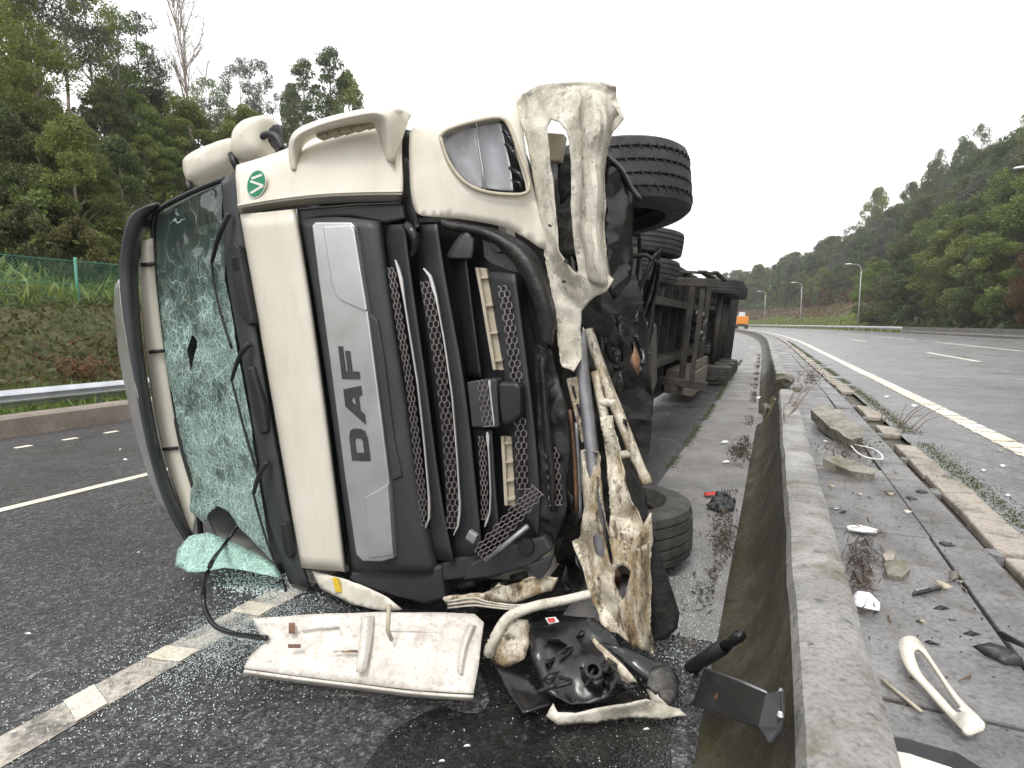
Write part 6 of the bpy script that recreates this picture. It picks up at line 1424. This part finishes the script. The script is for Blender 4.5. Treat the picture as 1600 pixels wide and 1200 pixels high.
# dark fluid spilled under the wreck; its black also paints in the wreck's shadow
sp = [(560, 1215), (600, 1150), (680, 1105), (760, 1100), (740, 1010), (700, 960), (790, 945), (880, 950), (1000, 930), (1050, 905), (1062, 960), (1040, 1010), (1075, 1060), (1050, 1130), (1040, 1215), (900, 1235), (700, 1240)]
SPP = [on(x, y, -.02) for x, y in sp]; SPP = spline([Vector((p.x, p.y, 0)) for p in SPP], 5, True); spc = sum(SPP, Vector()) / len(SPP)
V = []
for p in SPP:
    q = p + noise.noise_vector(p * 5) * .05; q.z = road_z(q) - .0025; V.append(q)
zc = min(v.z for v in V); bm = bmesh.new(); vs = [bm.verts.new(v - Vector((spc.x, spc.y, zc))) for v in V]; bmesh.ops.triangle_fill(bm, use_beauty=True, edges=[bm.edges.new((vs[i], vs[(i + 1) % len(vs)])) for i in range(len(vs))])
M['spill'] = m_asphalt('oily_shaded_asphalt', (0.010, 0.010, 0.010), (0.018, 0.017, 0.017), 0.12, 0.30, 0.35)
SPO = from_bm('fluid_spill_shade', bm, 'spill'); SPO.location = (spc.x, spc.y, zc); tag(SPO, 'black oily spill and painted shadow on the asphalt below the broken bumper end', 'spill')
# crushed glass: swept across the road, thickest below the windscreen and the wreck
def glass(name, n, fn, size, label):
    C = scatter_pts(n, fn); V = np.array([tuple(c) for c in C], np.float32); me = leaf_like(name, V, rng.uniform(size[0], size[1], len(V)))
    tag(link(name, me, 'chip'), label, 'glass', kind='stuff')
def scatter_pts(n, fn):
    out = []
    while len(out) < n:
        p = fn()
        if p is not None: out.append(p)
    return out
def leaf_like(name, C, size):
    """tetrahedral crumbs"""
    n = len(C); b = np.array([[1, 1, 1], [1, -1, -1], [-1, 1, -1], [-1, -1, 1]], np.float32) * .5
    q = rng.normal(size=(n, 3, 3)); u, _, vt = np.linalg.svd(q); R_ = u @ vt
    sc3 = rng.uniform(.5, 1.0, (n, 1, 3)); P = (np.einsum('kj,nij->nki', b, R_) * sc3 * size[:, None, None] + C[:, None, :]).reshape(-1, 3)
    f = np.array([[0, 1, 2], [0, 3, 1], [0, 2, 3], [1, 3, 2]]); Fi = (np.arange(n)[:, None, None] * 4 + f[None]).reshape(-1)
    me = bpy.data.meshes.new(name); me.vertices.add(4 * n); me.vertices.foreach_set('co', P.astype(np.float32).ravel()); me.loops.add(12 * n); me.loops.foreach_set('vertex_index', Fi.astype(np.int32))
    me.polygons.add(4 * n); me.polygons.foreach_set('loop_start', np.arange(0, 12 * n, 3, dtype=np.int32)); me.update(calc_edges=True); return me
def spray(cx, cy, sx, sy, rot=0.0):
    def fn():
        a, b = random.gauss(0, sx), random.gauss(0, sy); x = cx + a * math.cos(rot) - b * math.sin(rot); y = cy + a * math.sin(rot) + b * math.cos(rot)
        if y < 610 or y > 1230: return None
        p = on(x, y, -.08); p.z = road_z(p); return p
    return fn
def even():
    p = Vector((random.uniform(-3.0, .75), random.uniform(1.4, 4.0), 0)); p.z = road_z(p); o, s_ = p.x * math.cos(TH0) - p.y * math.sin(TH0), 0
    return p if o < -.15 else None
glass('crushed_glass', 7000, spray(390, 985, 80, 26, -.35), (.002, .006), 'pale drift of crushed windscreen glass between the edge line and the torn panel')
glass('glass_crumbs', 2200, spray(300, 1050, 150, 55, -.3), (.003, .008), 'glass crumbs strewn over the dark asphalt around the edge line')
glass('glass_crumbs', 2600, even, (.002, .006), 'fine glass crumbs glinting all over the wet asphalt in front of the wreck')
glass('glass_crumbs', 2600, spray(1075, 960, 34, 70, .3), (.003, .008), 'white glass crumbs heaped on the concrete strip by the wall')
glass('green_glass_crumbs', 900, spray(400, 912, 36, 12, .1), (.006, .016), 'coarse green windscreen crumbs below the torn glass')

# leaf litter along the wall and in the paving
def litter(name, n, fn, label, size=(.015, .05), el=3.0):
    C = np.array([tuple(c) for c in scatter_pts(n, fn)]); tag(link(name, leaves(name, C, rng.uniform(*size, len(C)), rng.normal(.5, .22, len(C)), el), 'litter'), label, 'leaf litter', kind='stuff')
def foot():
    s_ = random.uniform(2.6, 30); o = -.24 - abs(random.gauss(0, .07)) + ms(s_)
    if noise.noise(Vector((s_ * 1.1, 3, 1))) < .0: return None
    return RP(o, s_, zl(o) + random.uniform(.005, .03))
litter('wall_foot_litter', 2400, foot, 'dead leaves and twigs gathered along the foot of the median wall')
def heap(cx, cy, sx, sy, z): 
    def fn(): p = on(random.gauss(cx, sx), random.gauss(cy, sy), z); p.z = z + random.uniform(.004, .05); return p
    return fn
litter('leaf_heap', 420, heap(1156, 708, 9, 6, 0), 'little heap of russet leaves and bark by the wall', (.02, .07))
litter('leaf_heap', 420, heap(1130, 840, 12, 22, 0), 'brown leaf heap on the concrete strip beside the front wheel', (.015, .05))
litter('needle_litter', 260, heap(1345, 890, 12, 32, ZR), 'dry needles and twigs caught against the coping', (.03, .10), 9.0)
litter('needle_litter', 160, heap(1268, 590, 12, 8, ZR), 'dry grass and twigs in the gap of the median wall', (.06, .2), 9.0)
litter('slab_litter', 360, heap(1330, 705, 22, 10, ZR), 'dead leaves among the broken slabs', (.015, .05), 3.0)
def specks():
    s_ = random.uniform(1.2, 9); o = random.uniform(.33, 1.2) + ms(s_); return RP(o, s_, ZR + .012)
litter('paving_specks', 900, specks, 'leaf specks and grit strewn over the median paving', (.004, .018), 1.8)
